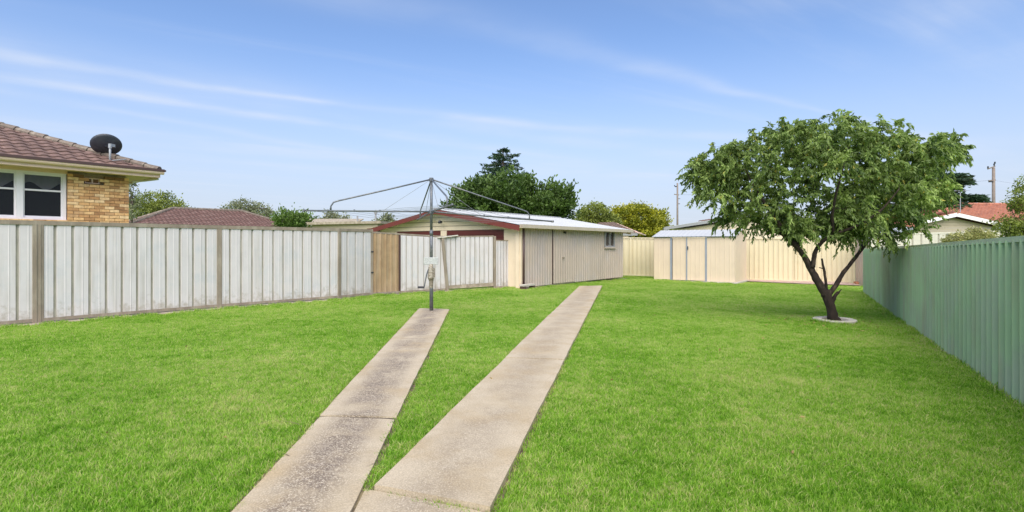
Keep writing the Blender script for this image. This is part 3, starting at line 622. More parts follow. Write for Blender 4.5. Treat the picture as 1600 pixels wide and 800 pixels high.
# brick paving in front of the back fence
def inset(p, dist, i): 
    q = BF[min(i+1, len(BF)-1)]; p_ = BF[max(i-1, 0)]; d, n_ = nrm(p_, q); return (p[0]+n_.x*dist, p[1]+n_.y*dist)
pv = [(10.45, 24.67), (12.4, 23.73), (14.1, 22.83)]
pv2 = [(9.95, 23.5), (11.75, 22.1), (13.6, 21.1)]
strip_poly('paved_strip', pv, pv2, .03, M['paving'])
pvb = MB()          # pavers, too small to tell apart singly
for i in range(44):
    t = i/44
    for j in range(5):
        s = j/5; off_ = (.5/44 if j % 2 else 0)
        def pq(t_, s_):
            t_ = min(1, t_); k = 0 if t_ < .5 else 1; tt = (t_-.5*k)*2
            a_ = Vector(pv[k]).lerp(Vector(pv[k+1]), tt); b_ = Vector(pv2[k]).lerp(Vector(pv2[k+1]), tt); c_ = a_.lerp(b_, s_); return Vector((c_.x, c_.y, ground(c_.x, c_.y)))
        hgt = .045+random.uniform(-.003, .006)
        a_, b_, c_, e_ = pq(t+off_+.001, s+.01), pq(t+off_+1/44-.001, s+.01), pq(t+off_+1/44-.001, s+.19), pq(t+off_+.001, s+.19)
        pvb.quad(a_+up*hgt, e_+up*hgt, c_+up*hgt, b_+up*hgt)
pavo = stuff(pvb.build('pavers', mat('pale_pink_paver', (.55, .41, .34), .85, .12, 7, col2=(.5, .33, .26), mix_scale=4)))
# loose bricks
def brick_me(L=.23, W=.11, H=.076):
    b = MB().box((0, 0, 0), (L, 0, 0), (0, W, 0), (0, 0, H)); return b
bm_ = brick_me().mesh('loose_brick'); bm_.materials.append(M['terracotta'])
for k, (px, py, rz, lab) in enumerate([(1177, 436, .4, 'loose terracotta brick leaning by the right side of the small shed'), (1181, 438, 1.3, 'broken terracotta brick lying flat on the paved strip near the small shed'),
        (1337, 444, .2, 'orange brick lying at the far end of the green fence'), (1342, 446, 1.1, 'loose orange brick in the grass, nearest the end of the green fence')]):
    p = G(px, py); o = inst('loose_brick', bm_, None, p+up*.04, rz, rot=(random.uniform(-.2, .5), random.uniform(-.1, .1), rz)); tag(o, lab, 'brick', 'loose bricks by the back fence')

# ------------------------------------------------------------------ small shed
sb = Vector((.56, .828, 0)).normalized(); sf = Vector((sb.y, -sb.x, 0)); s1 = Vector((9.03, 22.0, 0)); SW, SD = 3.38, 2.2; s0 = s1-sf*SW
zs = ground(7.5, 23)-.0
shed = thing('garden_shed', 'small pale beige metal garden shed with white roof and double doors', 'shed', s0+up*zs)
def sp(u, v, z): return s0+sf*u+sb*v+up*(z)
SE = 1.73; sfo = -sb
def shx(px): return (hit(px, 400, s0, sfo)-s0).dot(sf)
d1, d2_, d3_, d4_ = shx(1047.5), shx(1051), shx(1073), shx(1102)
def scl(a, b, v, z0, z1, n, name='wall_sheet'): return run_of_sheets(shed, sp(a, v, 0), sp(b, v, 0), z0, z1, n, .21, [(0, 0), (.8, 0), (.86, .008), (.94, .008)], M['shed_sheet'], name=name)
scl(0, d1, 0, zs+.04, SE, 1); scl(d4_+.07, SW, 0, zs+.03, SE, 2)
dl = scl(d2_, d3_-.02, -.0, zs+.05, SE-.03, 1, 'door')[0]; dr = scl(d3_+.03, d4_, -.012, zs+.05, SE-.03, 1, 'door')[0]
hd = hit(1074.5, 390, s0, sfo); MB().box(hd+sfo*.02, sf*.03, sfo*.04, (0, 0, .14)).build('handle', M['black'], dr)
for a_, w_ in ((d1, .075), (d3_-.02, .05), (d4_, .07)):
    MB().box(sp(a_, .0, zs+.04), sf*w_, sfo*.03, (0, 0, SE-zs-.05)).build('door_frame', M['blue_grey'], shed)
MB().box(sp(0.0, .0, SE-.0), sf*SW, sfo*.045, (0, 0, .035)).build('door_track', M['grey_trim'], shed)
# end wall
run_of_sheets(shed, sp(SW, 0, 0), sp(SW, SD, 0), zs+.03, SE, 2, .21, [(0, 0), (.8, 0), (.86, .008), (.94, .008)], M['shed_sheet'], name='wall_sheet')
MB().prism([sp(SW-.01, 0, SE), sp(SW-.01, SD, SE), sp(SW-.01, SD/2, 1.98)], sf*.012).build('gable_end', M['shed_sheet'], shed)
MB().prism([sp(0, 0, zs+.02), sp(0, SD, zs+.02), sp(0, SD, SE), sp(0, SD/2, 1.98), sp(0, 0, SE)], sf*.01).build('gable_end', M['shed_sheet'], shed)
MB().box(sp(0, SD, zs), sf*SW, sb*.01, (0, 0, SE-zs)).build('rear_wall', M['shed_sheet'], shed)
SRZ = 2.07
for k in range(6):
    u0, u1_ = -.06+k*(SW+.12)/6, -.06+(k+1)*(SW+.12)/6
    for sgn in (0, 1):
        b = MB(); v0, v1 = (-.1, SD/2) if sgn == 0 else (SD+.1, SD/2)
        nn = 3; du = (u1_-u0)/nn
        for j in range(nn):
            for (fa_, ha), (fb, hb) in zip([(0, 0), (.8, 0), (.86, .015)], [(.8, 0), (.86, .015), (1, 0)]):
                b.quad(sp(u0+(j+fa_)*du, v0, SE+.03+ha), sp(u0+(j+fb)*du, v0, SE+.03+hb), sp(u0+(j+fb)*du, v1, SRZ+hb), sp(u0+(j+fa_)*du, v1, SRZ+ha))
        b.build('roof_sheet', M['white_roof'], shed)
pad = MB(); pp = [sp(-.35, -.28, 0), sp(SW+.1, -.2, 0), sp(SW+.1, SD, 0), sp(-.35, SD, 0)]
struct(pad.prism([Vector((p.x, p.y, zs-.1)) for p in pp], (0, 0, .125)).build('shed_slab', M['concrete']))

# ------------------------------------------------------------------ green fence
gn, gf_ = Vector((4.72, 5.02, 0)), Vector((11.93, 18.4, 0)); gd = (gf_-gn).normalized(); gst = gn-gd*7.5; gL = (gf_-gst).length; gno = Vector((-gd.y, gd.x, 0))
gfence = thing('green_fence', 'dark green ribbed metal fence running down the right side of the lawn', 'fence', gst)
def gtop(s): # s = distance from near frame edge point
    t = s/((gf_-gn).length); return 1.46-.18*min(1.1, max(-.2, t))-.025*math.sin(math.pi*max(0, min(1, t)))
ns = int(gL/.8); 
for k in range(ns):
    # built facing the lawn (the side to the left of the run): run from far to near
    sa, sb_ = gL-k*gL/ns, gL-(k+1)*gL/ns; a_ = gst+gd*sa; b_ = gst+gd*sb_
    tw = random.uniform(-.006, .006)
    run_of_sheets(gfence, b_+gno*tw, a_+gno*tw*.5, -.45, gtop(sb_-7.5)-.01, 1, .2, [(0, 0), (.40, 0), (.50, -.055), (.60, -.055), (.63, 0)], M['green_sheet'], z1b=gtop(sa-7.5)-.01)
nb_ = 7
for k in range(nb_):
    sa, sb_ = k*gL/nb_, (k+1)*gL/nb_; a_ = gst+gd*sa+gno*.0+up*gtop(sa-7.5); b_ = gst+gd*sb_+up*gtop(sb_-7.5)
    MB().beam(a_+gno*.012, b_+gno*.012, .055, .055).build('top_rail', M['green_rail'], gfence)
MB().box(gf_-gd*.0-gno*.04+up*-.4, gd*.06, gno*.08, (0, 0, 1.70)).build('post', M['green_rail'], gfence)
# narrow bare edge at its foot
ea, eb = gst+gno*.12, gf_+gno*.10
strip_poly('edging_strip', [tuple(gst.lerp(gf_, k/20)-gno*.1)[:2] for k in range(21)][::-1], [tuple(gst.lerp(gf_, k/20)+gno*(.06+.02*math.sin(k*2.1)))[:2] for k in range(21)][::-1], .012, M['strip'])

# ------------------------------------------------------------------ clothesline
hub = Vector((-1.69, 11.4, 0)); hz_ = .024
cl = thing('rotary_clothesline', 'grey steel rotary clothesline with winding handle at the end of the left path', 'clothesline', hub+up*hz_)
tops = hub+up*2.78
MB().tube([hub+up*hz_, hub+up*1.02], .039, 12).build('lower_post', M['steel'], cl, smooth=True)
MB().tube([hub+up*1.0, hub+up*1.72], .03, 12).tube([hub+up*1.6, hub+up*1.70], .036, 12).build('collar', M['steel'], cl, smooth=True)
MB().tube([hub+up*1.7, tops], .028, 12).build('post', M['steel'], cl, smooth=True)
MB().tube([tops-up*.05, tops+up*.03], .045, 12).build('hub_cap', M['steel'], cl)
MB().tube([hub+up*2.06, hub+up*2.14], .05, 12).build('hub', M['steel'], cl)
a1 = Vector((.96, .28, 0)); a2 = Vector((.28, -.96, 0))
tips = [(a1*-2.5, 2.08), (a1*2.7, 1.93), (a2*2.5, 2.067), (a2*-2.5, 2.05)]
T3 = []
for v, z in tips:
    tip = hub+v+up*z; T3.append(tip); L = v.length; base = hub+up*2.1
    MB().tube([base, base.lerp(tip, .5)+up*.0, tip], .017, 8).tube([tip-v.normalized()*.02, tip+v.normalized()*.03], .024, 8).build('arm', M['steel'], cl, smooth=True)
    at = base.lerp(tip, .80)
    hi_ = at+up*.17-v.normalized()*.05
    MB().tube([tops, tops.lerp(hi_, .5), hi_-v.normalized()*.10+up*.035, hi_+up*.0, at+up*.09, at], .0155, 8).build('strut', M['steel'], cl, smooth=True)
    for fr in (.42, .62): q = base.lerp(tip, fr); MB().tube([q-up*.02, q+up*.03], .02, 6).build('wire_clip', M['steel'], cl)
order = [0, 3, 1, 2]
for fr in (.38, .52, .66, .8, .97):
    b = MB()
    for k in range(4):
        i, j = order[k], order[(k+1) % 4]; p, q = (hub+up*2.1).lerp(T3[i], fr), (hub+up*2.1).lerp(T3[j], fr); mid = (p+q)/2-up*(.03+.02*fr)
        b.tube([p, (p*.7+q*.3)-up*.02, mid, (p*.3+q*.7)-up*.02, q], .0034, 4)
    b.build('line_wire', M['wire'], cl)
for i in range(4):
    MB().tube([tops, (hub+up*2.1).lerp(T3[i], .40)], .005, 4).build('stay_wire', M['wire'], cl)
# gearbox plate, winding casting, crank
gx = Vector((1, 0, 0)); gy = Vector((0, 1, 0)); bx = hub-gy*.045+up*.99
MB().box(bx-gx*.155, gx*.30, gy*.03, (0, 0, .155)).build('number_plate' if False else 'mounting_plate', M['zinc'], cl, bevel=.006)
MB().tube([hub-gy*.03+up*.99, hub-gy*.06+up*.93, hub-gy*.06+up*.82, hub-gy*.05+up*.73, hub-gy*.02+up*.66, hub+up*.5], [.04, .055, .06, .07, .05, .037], 10).tube([hub+gx*.05-gy*.05+up*.92, hub+gx*.06-gy*.05+up*.74], .025, 8).build('winding_gear', M['rusty'], cl)
c0 = hub-gx*.05-gy*.07+up*.9
cr_ = MB().tube([c0, c0-gx*.04-up*.12, c0-gx*.09-up*.38], .013, 8).build('crank', M['steel'], cl)
MB().tube([c0-gx*.085-up*.38, c0-gx*.22-gy*.02-up*.375], .022, 8).build('grip', M['black'], cr_)

# ------------------------------------------------------------------ foliage tools
def leaf_mesh(name, pos, dirs, length, width, tint, fold=.25, tris=2):
    "kite leaves: pos, direction (unit), per-leaf length/width/tint arrays"
    n = len(pos); rnd = rng.normal(size=(n, 3)); side = np.cross(dirs, rnd); side /= np.linalg.norm(side, axis=1)[:, None]+1e-9; nor = np.cross(dirs, side)
    length = np.broadcast_to(length, (n,))[:, None]; width = np.broadcast_to(width, (n,))[:, None]
    mid = pos+dirs*length*.45; tipd = pos+dirs*length*.97-nor*length*.12
    a = mid+side*width*.5+nor*width*fold; b = mid-side*width*.5+nor*width*fold
    V = np.empty((n*4, 3), np.float32); V[0::4] = pos; V[1::4] = a; V[2::4] = tipd; V[3::4] = b
    idx = np.arange(n, dtype=np.int32)[:, None]*4; Fc = np.hstack([idx, idx+1, idx+2, idx, idx+2, idx+3]).reshape(-1)
    me = bpy.data.meshes.new(name); me.vertices.add(n*4); me.vertices.foreach_set('co', V.reshape(-1)); me.loops.add(n*6); me.loops.foreach_set('vertex_index', Fc)
    me.polygons.add(n*2); me.polygons.foreach_set('loop_start', np.arange(0, n*6, 3, dtype=np.int32)); me.polygons.foreach_set('loop_total', np.full(n*2, 3, np.int32)); me.update(calc_edges=True)
    at = me.attributes.new('tint', 'FLOAT', 'POINT'); at.data.foreach_set('value', np.repeat(np.clip(tint, 0, 1), 4).astype(np.float32))
    return me
def unit(v): return v/(np.linalg.norm(v, axis=1)[:, None]+1e-9)

def crown_points(blobs, clumps, per, cr, shell=.55, seed=0, spike=0):
    "clumped leaf positions spread through ellipsoids: blobs = (centre, radii)"
    r = np.random.default_rng(seed); vols = np.array([b[1][0]*b[1][1]*b[1][2] for b in blobs])**.67; vols /= vols.sum(); pos = []; tt = []; out_ = []
    for (c, rad), wv in zip(blobs, vols):
        k = max(3, int(clumps*wv)); u = unit(r.normal(size=(k, 3))); rr = shell+(1-shell)*r.random(k)**.6; cc = np.array(c)+u*rr[:, None]*np.array(rad); tc_ = r.normal(.45, .17, k)
        off_ = r.normal(size=(k, per, 3))*cr*np.array([1, 1, .75])*(1-.35*min(1, spike)); off_ = off_+(unit(u+np.array([0, 0, .7]))[:, None])*(np.abs(r.normal(size=(k, per, 1)))*cr*spike*r.uniform(.3, 1.6, (k, 1, 1))); pos.append((cc[:, None]+off_).reshape(-1, 3)); tt.append((tc_[:, None]+r.normal(0, .13, (k, per))+off_[:, :, 2]/cr*.10).reshape(-1))
        out_.append(np.repeat(u, per, axis=0))
    return np.concatenate(pos), np.concatenate(tt), np.concatenate(out_)

def tree(label, base, blobs, m, leaf=.16, clumps=120, per=60, cr=.35, trunk=.2, seed=1, droop=-.2, cat='tree', name='tree', group=None, shell=.55, wratio=.55, limbs=7, bark='bark_far', up_dir=0, spike=0):
    t = thing(name, label, cat, base, group); base = Vector(base)
    pos, tt, o_ = crown_points(blobs, clumps, per, cr, shell, seed, spike); r = np.random.default_rng(seed+5)
    d = unit(o_*.6+r.normal(size=pos.shape)*.7+np.array([0, 0, droop+up_dir])); n = len(pos)
    me = leaf_mesh('crown', pos, d, leaf*r.uniform(.7, 1.3, n), leaf*wratio*r.uniform(.8, 1.2, n), tt); link('crown', me, m, t)
    b = MB(); c0 = Vector(blobs[0][0]); top = c0-Vector((0, 0, blobs[0][1][2]*.35)); b.tube([base-up*.2, base.lerp(top, .5)+Vector((.05, 0, 0)), top, c0+Vector((0, 0, blobs[0][1][2]*.3))], [trunk, trunk*.8, trunk*.55, trunk*.15], 8)
    rr = random.Random(seed)
    for k in range(limbs):
        bl = blobs[k % len(blobs)]; an = rr.uniform(0, 6.28); e = Vector(bl[0])+Vector((math.cos(an)*bl[1][0]*.75, math.sin(an)*bl[1][1]*.75, rr.uniform(-.2, .6)*bl[1][2])); s = base.lerp(top, rr.uniform(.6, 1)); b.tube([s, s.lerp(e, .5)+up*.1, e], [trunk*.4, trunk*.25, trunk*.06], 6)
    b.build('trunk', M[bark], t, smooth=True); return t
def B(px, py, Y, rx, rz, ry=None):
    "blob from photo pixels: centre, half width and half height in px at depth Y"
    c = P(px, py, Y); return (tuple(c), (rx/F*Y, (ry if ry else rx/F*Y), rz/F*Y))
def gb_(px, Y): x = (px-800)/F*Y; return (x, Y, ground(x, Y))

# ------------------------------------------------------------------ fruit tree
Yt = 10.62; tb0 = Vector(G(1303, 503)); Yt = tb0.y
ft = thing('fruit_tree', 'leafy fruit tree with dark forked trunk and spreading crown in front of the green fence', 'tree', tb0)
def Q(px, py, dy=0): return P(px, py, Yt+dy)
wood = MB()
def limb(pts, rs, n=10):
    # smooth the polyline a little and roughen it
    out_, ro = [], []
    for i in range(len(pts)-1):
        for s in range(4):
            t = s/4; p0, p1, p2, p3 = pts[max(i-1, 0)], pts[i], pts[i+1], pts[min(i+2, len(pts)-1)]
            q = .5*((2*p1)+(p2-p0)*t+(2*p0-5*p1+4*p2-p3)*t*t+(3*p1-p0-3*p2+p3)*t**3); out_.append(q+Vector((random.uniform(-1, 1), random.uniform(-1, 1), 0))*rs[i]*.12); ro.append((rs[i]+(rs[i+1]-rs[i])*t)*random.uniform(.92, 1.1))
    out_.append(pts[-1]); ro.append(rs[-1]); wood.tube(out_, ro, n); return out_, ro
nodes = []      # (point, radius)
def add(res, start=.3):
    o_, r_ = res; k0 = int(len(o_)*start)
    nodes.extend(zip(o_[k0:], r_[k0:]))
limb([Q(1304, 506), Q(1299, 484), Q(1292, 462), Q(1289, 452)], [.115, .09, .088, .076], 12)
limb([Q(1304, 509), Q(1304, 500)], [.15, .11], 12)
add(limb([Q(1290, 462), Q(1278, 440), Q(1268, 421, .05), Q(1256, 400, .05), Q(1246, 387, 0), Q(1230, 372, -.1), Q(1218, 352, -.2), Q(1200, 325, -.3), Q(1180, 295, -.3), Q(1165, 265, -.35)], [.078, .07, .062, .056, .05, .045, .038, .03, .02, .01]), .5)
add(limb([Q(1270, 418), Q(1272, 400, -.05), Q(1277, 388, -.1), Q(1288, 375, -.2), Q(1303, 366, -.3), Q(1326, 358, -.45), Q(1353, 345, -.6), Q(1380, 325, -.7), Q(1405, 295, -.8)], [.044, .04, .036, .032, .029, .026, .022, .017, .01]), .4)
add(limb([Q(1296, 459), Q(1306, 446, .1), Q(1315, 430, .15), Q(1329, 412, .2), Q(1344, 393, .3), Q(1358, 375, .4), Q(1385, 352, .55), Q(1415, 325, .6), Q(1445, 295, .7), Q(1470, 262, .7)], [.052, .044, .04, .035, .032, .028, .024, .02, .015, .008]), .5)
add(limb([Q(1246, 387), Q(1250, 365, .3), Q(1262, 335, .6), Q(1275, 300, .8), Q(1285, 260, .9), Q(1290, 220, .9)], [.045, .04, .034, .026, .018, .008]), .25)
add(limb([Q(1303, 366, -.3), Q(1300, 340, -.5), Q(1305, 310, -.7), Q(1315, 270, -.8), Q(1325, 230, -.8)], [.03, .027, .022, .016, .008]), .2)
add(limb([Q(1230, 372, -.1), Q(1205, 355, .1), Q(1175, 345, .3), Q(1145, 330, .4), Q(1115, 310, .4)], [.035, .03, .022, .015, .008]), .3)
add(limb([Q(1344, 393, .3), Q(1352, 372, .8), Q(1370, 340, 1.1), Q(1395, 300, 1.2), Q(1410, 255, 1.2)], [.03, .027, .022, .015, .008]), .3)
limb([Q(1291, 463), Q(1291, 445), Q(1288, 425), Q(1284, 404)], [.033, .028, .024, .018], 8)
limb([Q(1287, 420), Q(1280, 418)], [.012, .008], 6)
limb([Q(1300, 475), Q(1304, 464), Q(1310, 456)], [.04, .035, .032], 8); limb([Q(1309, 458), Q(1315, 452)], [.015, .008], 6)
# pale scars where bark was cut on the left limb
cx = lambda px, Y=Yt: (px-800)/F*Y
blobs = [B(1265, 272, Yt, 120, 78, 1.3), B(1175, 278, Yt, 76, 54, 1.0), B(1118, 285, Yt, 40, 38, .6), B(1215, 225, Yt, 55, 34, .85), B(1285, 222, Yt, 66, 42, 1.1), B(1385, 262, Yt, 72, 58, 1.15),
         B(1435, 240, Yt, 46, 34, .8), B(1470, 236, Yt, 26, 20, .45), B(1360, 325, Yt, 72, 42, 1.1), B(1180, 335, Yt, 58, 32, .9), B(1390, 352, Yt, 36, 26, .75), B(1285, 345, Yt, 80, 30, 1.0), B(1092, 265, Yt, 13, 18, .3), B(1450, 290, Yt, 30, 32, .6), B(1365, 218, Yt, 40, 26, .8), B(1135, 252, Yt, 44, 30, .7), B(1235, 358, Yt, 24, 16, .5), B(1325, 360, Yt, 26, 16, .5)]
r = np.random.default_rng(11); tw = []
for (c, rad) in blobs:
    k = int(88*(rad[0]*rad[1]*rad[2])**.62)+12
    u = unit(r.normal(size=(k, 3))); rr = r.random(k)**.4; tw.append(np.array(c)+u*rr[:, None]*np.array(rad))
tw = np.concatenate(tw); root_p = np.array(nodes[0][0]); tw = tw[np.argsort(np.linalg.norm(tw-root_p, axis=1))]
npos = np.array([list(p) for p, _ in nodes]); nrad = np.array([r_ for _, r_ in nodes]); twigs = []
for p in tw:
    dist = np.linalg.norm(npos-p, axis=1); pen = dist+np.where(npos[:, 2] > p[2]+.1, .35, 0); i = int(np.argmin(pen)); q = npos[i]; L = dist[i]
    if L < .05: continue
    a_ = Vector(q); e = Vector(p); rd = min(nrad[i]*.65, .005+.011*L); mid = a_.lerp(e, .5)+up*(.06*L)+Vector(r.normal(0, .03*L, 3)); 
    wood.tube([a_, a_.lerp(mid, .5)+up*.02*L, mid, mid.lerp(e, .6)+up*.01, e], [rd, rd*.9, rd*.75, rd*.5, max(.0022, rd*.3)], 5)
    new = np.array([list(mid), list(mid.lerp(e, .6)), list(e)]); npos = np.vstack([npos, new]); nrad = np.concatenate([nrad, [rd*.75, rd*.5, max(.003, rd*.4)]]); twigs.append((np.array(mid), np.array(p), L))
wood.build('trunk', M['bark'], ft, smooth=True)
LP, LD, LT = [], [], []
cen = np.array([cx(1290), Yt, P(1290, 290, Yt).z])
for mid, e, L in twigs:
    # 2-3 hanging shoots per twig, leaves in rows along them
    ns_ = r.integers(3, 6); tn = np.clip(r.normal(.42, .16), .05, .85)
    for s in range(ns_):
        t0 = r.random(); st = mid+(e-mid)*t0; outd = e-mid; outd = outd/(np.linalg.norm(outd)+1e-9); d0 = outd*.6+r.normal(0, .5, 3)+np.array([0, 0, .15]); d0 /= np.linalg.norm(d0); sl2 = r.uniform(.14, .34); k = int(sl2/.017)+3
        ts = np.linspace(.05, 1, k)[:, None]; pp_ = st+d0*ts*sl2+np.array([0, 0, -1])*(ts**2)*sl2*.45
        ld = unit(d0*.5+np.array([0, 0, -.9])+r.normal(0, .42, (k, 3))); LP.append(pp_); LD.append(ld); LT.append(tn+r.normal(0, .14, k))
LP, LD, LT = np.concatenate(LP), np.concatenate(LD), np.concatenate(LT); n = len(LP)
yl = r.random(n) < .012; LT[yl] = .99; LT[~yl] = np.clip(LT[~yl], 0, .9)
print('fruit leaves', n)
me = leaf_mesh('crown', LP, LD, r.uniform(.07, .12, n), r.uniform(.027, .042, n), LT, fold=.3); link('crown', me, M['leaf_main'], ft)
# ring of concrete edging blocks round the trunk
ring = thing('tree_ring', 'pale round concrete ring on the grass around the base of the fruit tree', 'edging', tb0)
for k in range(8):
    b = MB(); a0, a1_ = k*math.pi/4+.02, (k+1)*math.pi/4-.02; m_ = 4; R0, R1 = .23, .38
    cc = tb0+Vector((0, -.02, 0))
    pr = [cc+Vector((math.cos(a0+(a1_-a0)*i/m_)*R1, math.sin(a0+(a1_-a0)*i/m_)*R1, -.02)) for i in range(m_+1)]+[cc+Vector((math.cos(a0+(a1_-a0)*i/m_)*R0, math.sin(a0+(a1_-a0)*i/m_)*R0, -.02)) for i in range(m_, -1, -1)]
    b.prism(pr, (0, 0, .085+random.uniform(-.006, .006))); b.build('edging_block', M['concrete'], ring, bevel=.008)
dirt = MB(); dirt.poly([tb0+Vector((math.cos(k*.3927)*.24, math.sin(k*.3927)*.24-.02, .012)) for k in range(16)]); 
dirt.build('soil_patch', mat('dark_soil', (.06, .045, .03), .95, .3, 20), ring)

# ------------------------------------------------------------------ brick house on the left
hc = Vector((-11.45, 16.2, 0)); hd_ = Vector((.612, .79, 0)).normalized(); hn = Vector((hd_.y, -hd_.x, 0)); hl = -hd_
house = thing('brick_house', 'tan brick house with brown tiled hip roof and white windows at the left edge', 'house', hc)
def hp_(u, v, z): return hc+hl*u+hn*v+up*z      # u leftwards along the wall from its right corner, v outwards
def hx(px, py=300): p = hit(px, py, hc, hn); return (p-hc).dot(hl), p.z
SO = 3.45; uw, _ = hx(101); UL = 7.5; DEP = 8.0
zwt = hx(50, 270.5)[1]; zwb = hx(50, 340)[1]
MB().box(hp_(0, -.11, 0), hl*UL, hn*-.2, (0, 0, SO)).box(hp_(0, -.31, 0), hl*.2, hn*-DEP, (0, 0, SO)).box(hp_(0, -.11, 0), hl*UL, hn*.10, (0, 0, 1.66)).build('wall', M['mortar'], house)
BL, BH, CO = .23, .076, .086
bme = MB().box((0, 0, 0), (BL, 0, 0), (0, .11, 0), (0, 0, BH)).mesh('brick'); bme.materials.append(M['brick'])
bmh = MB().box((0, 0, 0), (.11, 0, 0), (0, .11, 0), (0, 0, BH)).mesh('brick'); bmh.materials.append(M['brick'])
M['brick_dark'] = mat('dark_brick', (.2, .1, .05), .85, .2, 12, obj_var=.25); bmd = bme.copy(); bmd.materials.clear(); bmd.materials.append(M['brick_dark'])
ang = math.atan2(hl.y, hl.x)
z = 1.665; row = 0; vent_u = hx(144, 275)[0]
while z+BH < SO+.0:
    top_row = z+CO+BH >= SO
    lim = uw-.01 if z+BH > zwb else 4.2
    u = 0.0 if row % 2 == 0 else .0
    if row % 2: inst('brick', bmh, house, hp_(0, random.uniform(-.002, .003), z), ang); u = .12
    while u < lim:
        Lb = BL
        if u+BL > lim+.02:
            if lim-u > .11: inst('brick', bmh, house, hp_(u, random.uniform(-.002, .003), z), ang)
            break
        if not (abs(u+.115-vent_u) < .19 and SO-.33 < z < SO-.12):
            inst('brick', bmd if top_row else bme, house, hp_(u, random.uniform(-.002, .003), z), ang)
        u += .24
    z += CO; row += 1
# vent
vt = MB().box(hp_(vent_u-.17, -.04, SO-.30), hl*.34, hn*.045, (0, 0, .16)); vto = vt.build('wall_vent', M['cream_trim'], house)
for k in range(2): MB().box(hp_(vent_u-.14+k*.16, .005, SO-.27), hl*.12, hn*.01, (0, 0, .10)).build('vent_grille', M['brick_dark'], vto)
# window: white frame, sashes, beige panel above
ue = 6.4
wn = thing  # (kept simple: window is a part)
fr_ = MB(); fr_.box(hp_(uw-.03, -.06, zwb-.06), hl*(ue-uw), hn*.09, (0, 0, .06)).box(hp_(uw-.03, -.06, zwt), hl*(ue-uw), hn*.08, (0, 0, .05))
mull = [hx(99.5)[0], hx(35)[0], hx(30.5)[0]]
fr_.box(hp_(uw-.03, -.06, zwb), hl*.07, hn*.08, (0, 0, zwt-zwb))
u_m = hx(30.5)[0]; fr_.box(hp_(u_m-.07, -.06, zwb), hl*.14, hn*.085, (0, 0, zwt-zwb))
span = u_m-.07-(uw+.04); u_m2 = u_m+.07+span; fr_.box(hp_(u_m2, -.06, zwb), hl*.14, hn*.085, (0, 0, zwt-zwb))
fo = fr_.build('window', M['white_paint'], house)
zm = hx(65, 297.5)[1]
for (ua, ub) in ((uw+.04, u_m-.07), (u_m+.07, u_m2)):
    s_ = MB(); 
    s_.box(hp_(ua, -.07, zm-.02), hl*(ub-ua), hn*.05, (0, 0, .045)); s_.box(hp_(ua, -.075, zwb), hl*.035, hn*.05, (0, 0, zwt-zwb)).box(hp_(ub-.035, -.075, zwb), hl*.035, hn*.05, (0, 0, zwt-zwb)).box(hp_(ua, -.072, zwb+.002), hl*(ub-ua), hn*.05, (0, 0, .05)).box(hp_(ua, -.072, zwt-.04), hl*(ub-ua), hn*.05, (0, 0, .038))
    s_.build('sash', M['white_paint'], fo)
    MB().box(hp_(ua+.03, -.06, zwb+.04), hl*(ub-ua-.06), hn*.005, (0, 0, zm-zwb-.05)).build('pane', M['glass'], fo)
    MB().box(hp_(ua+.03, -.055, zm+.02), hl*(ub-ua-.06), hn*.005, (0, 0, zwt-zm-.05)).build('pane', M['glass'], fo)
    # a sagging dark curtain behind the glass
    c_ = MB(); nn = 14
    for k in range(nn):
        x0, x1 = ua+(ub-ua)*k/nn, ua+(ub-ua)*(k+1)/nn; y0, y1 = -.09-.012*(k % 2), -.09-.012*((k+1) % 2)
        zz0, zz1 = zm+.12+.10*math.cos(k*.55), zm+.12+.10*math.cos((k+1)*.55); c_.quad(hp_(x0, y0, zz0), hp_(x1, y1, zz1), hp_(x1, y1, zwt), hp_(x0, y0, zwt))
    c_.build('blind', M['blind'], fo)
MB().box(hp_(uw, -.108, zwb-.1), hl*(ue-uw), hn*.006, (0, 0, zwt-zwb+.2)).build('window_recess', M['curtain'], house)
MB().box(hp_(uw-.06, -.1, zwt+.05), hl*(ue-uw+.06), hn*.12, (0, 0, SO-zwt-.051)).build('head_panel', M['plaster'], house)
# eaves
OV = .62; EZ = 3.62
MB().box(hp_(-OV, OV, SO), hl*(UL+OV), hn*-OV*1.05, (0, 0, .02)).box(hp_(-OV, 0, SO), hl*OV, hn*-DEP, (0, 0, .018)).build('soffit', M['plaster'], house)
MB().box(hp_(-OV, OV, SO-.03), hl*(UL+OV), hn*.03, (0, 0, .15)).box(hp_(-OV, OV, SO-.03), hl*-.03, hn*-DEP, (0, 0, .15)).build('fascia', M['cream_trim'], house)
gq = []
for k in range(7): an = -math.pi*k/6; gq.append((math.cos(an)*.065+.065+.03, math.sin(an)*.085+.0))
gt = MB()
e0, e1 = hp_(-OV-.09, OV, EZ-.03), hp_(UL, OV, EZ-.03)
gt.prism([e0+hn*(a_)+up*(b_+.0) for a_, b_ in gq], e1-e0); gt.build('gutter', M['cream_trim'], house)
MB().beam(e0+hn*.165+up*.035, e1+hn*.165+up*.035, .02, .075).box(hp_(-OV-.14, OV+.14, EZ-.02), hl*.06, hn*-DEP, (0, 0, .05)).build('gutter_lip_shade', M['gutter_dark'], house)  # dark lip also stands in for the tile edges and the gutter's shadow
bpv = hp_(-.1, .05, SO-.1); MB().tube([hp_(-OV-.02, OV-.12, SO-.06), hp_(-.42, .1, SO-.1), hp_(-.1, .06, SO-.16)], .03, 8).build('gutter_pipe', M['white_sheet'], house)
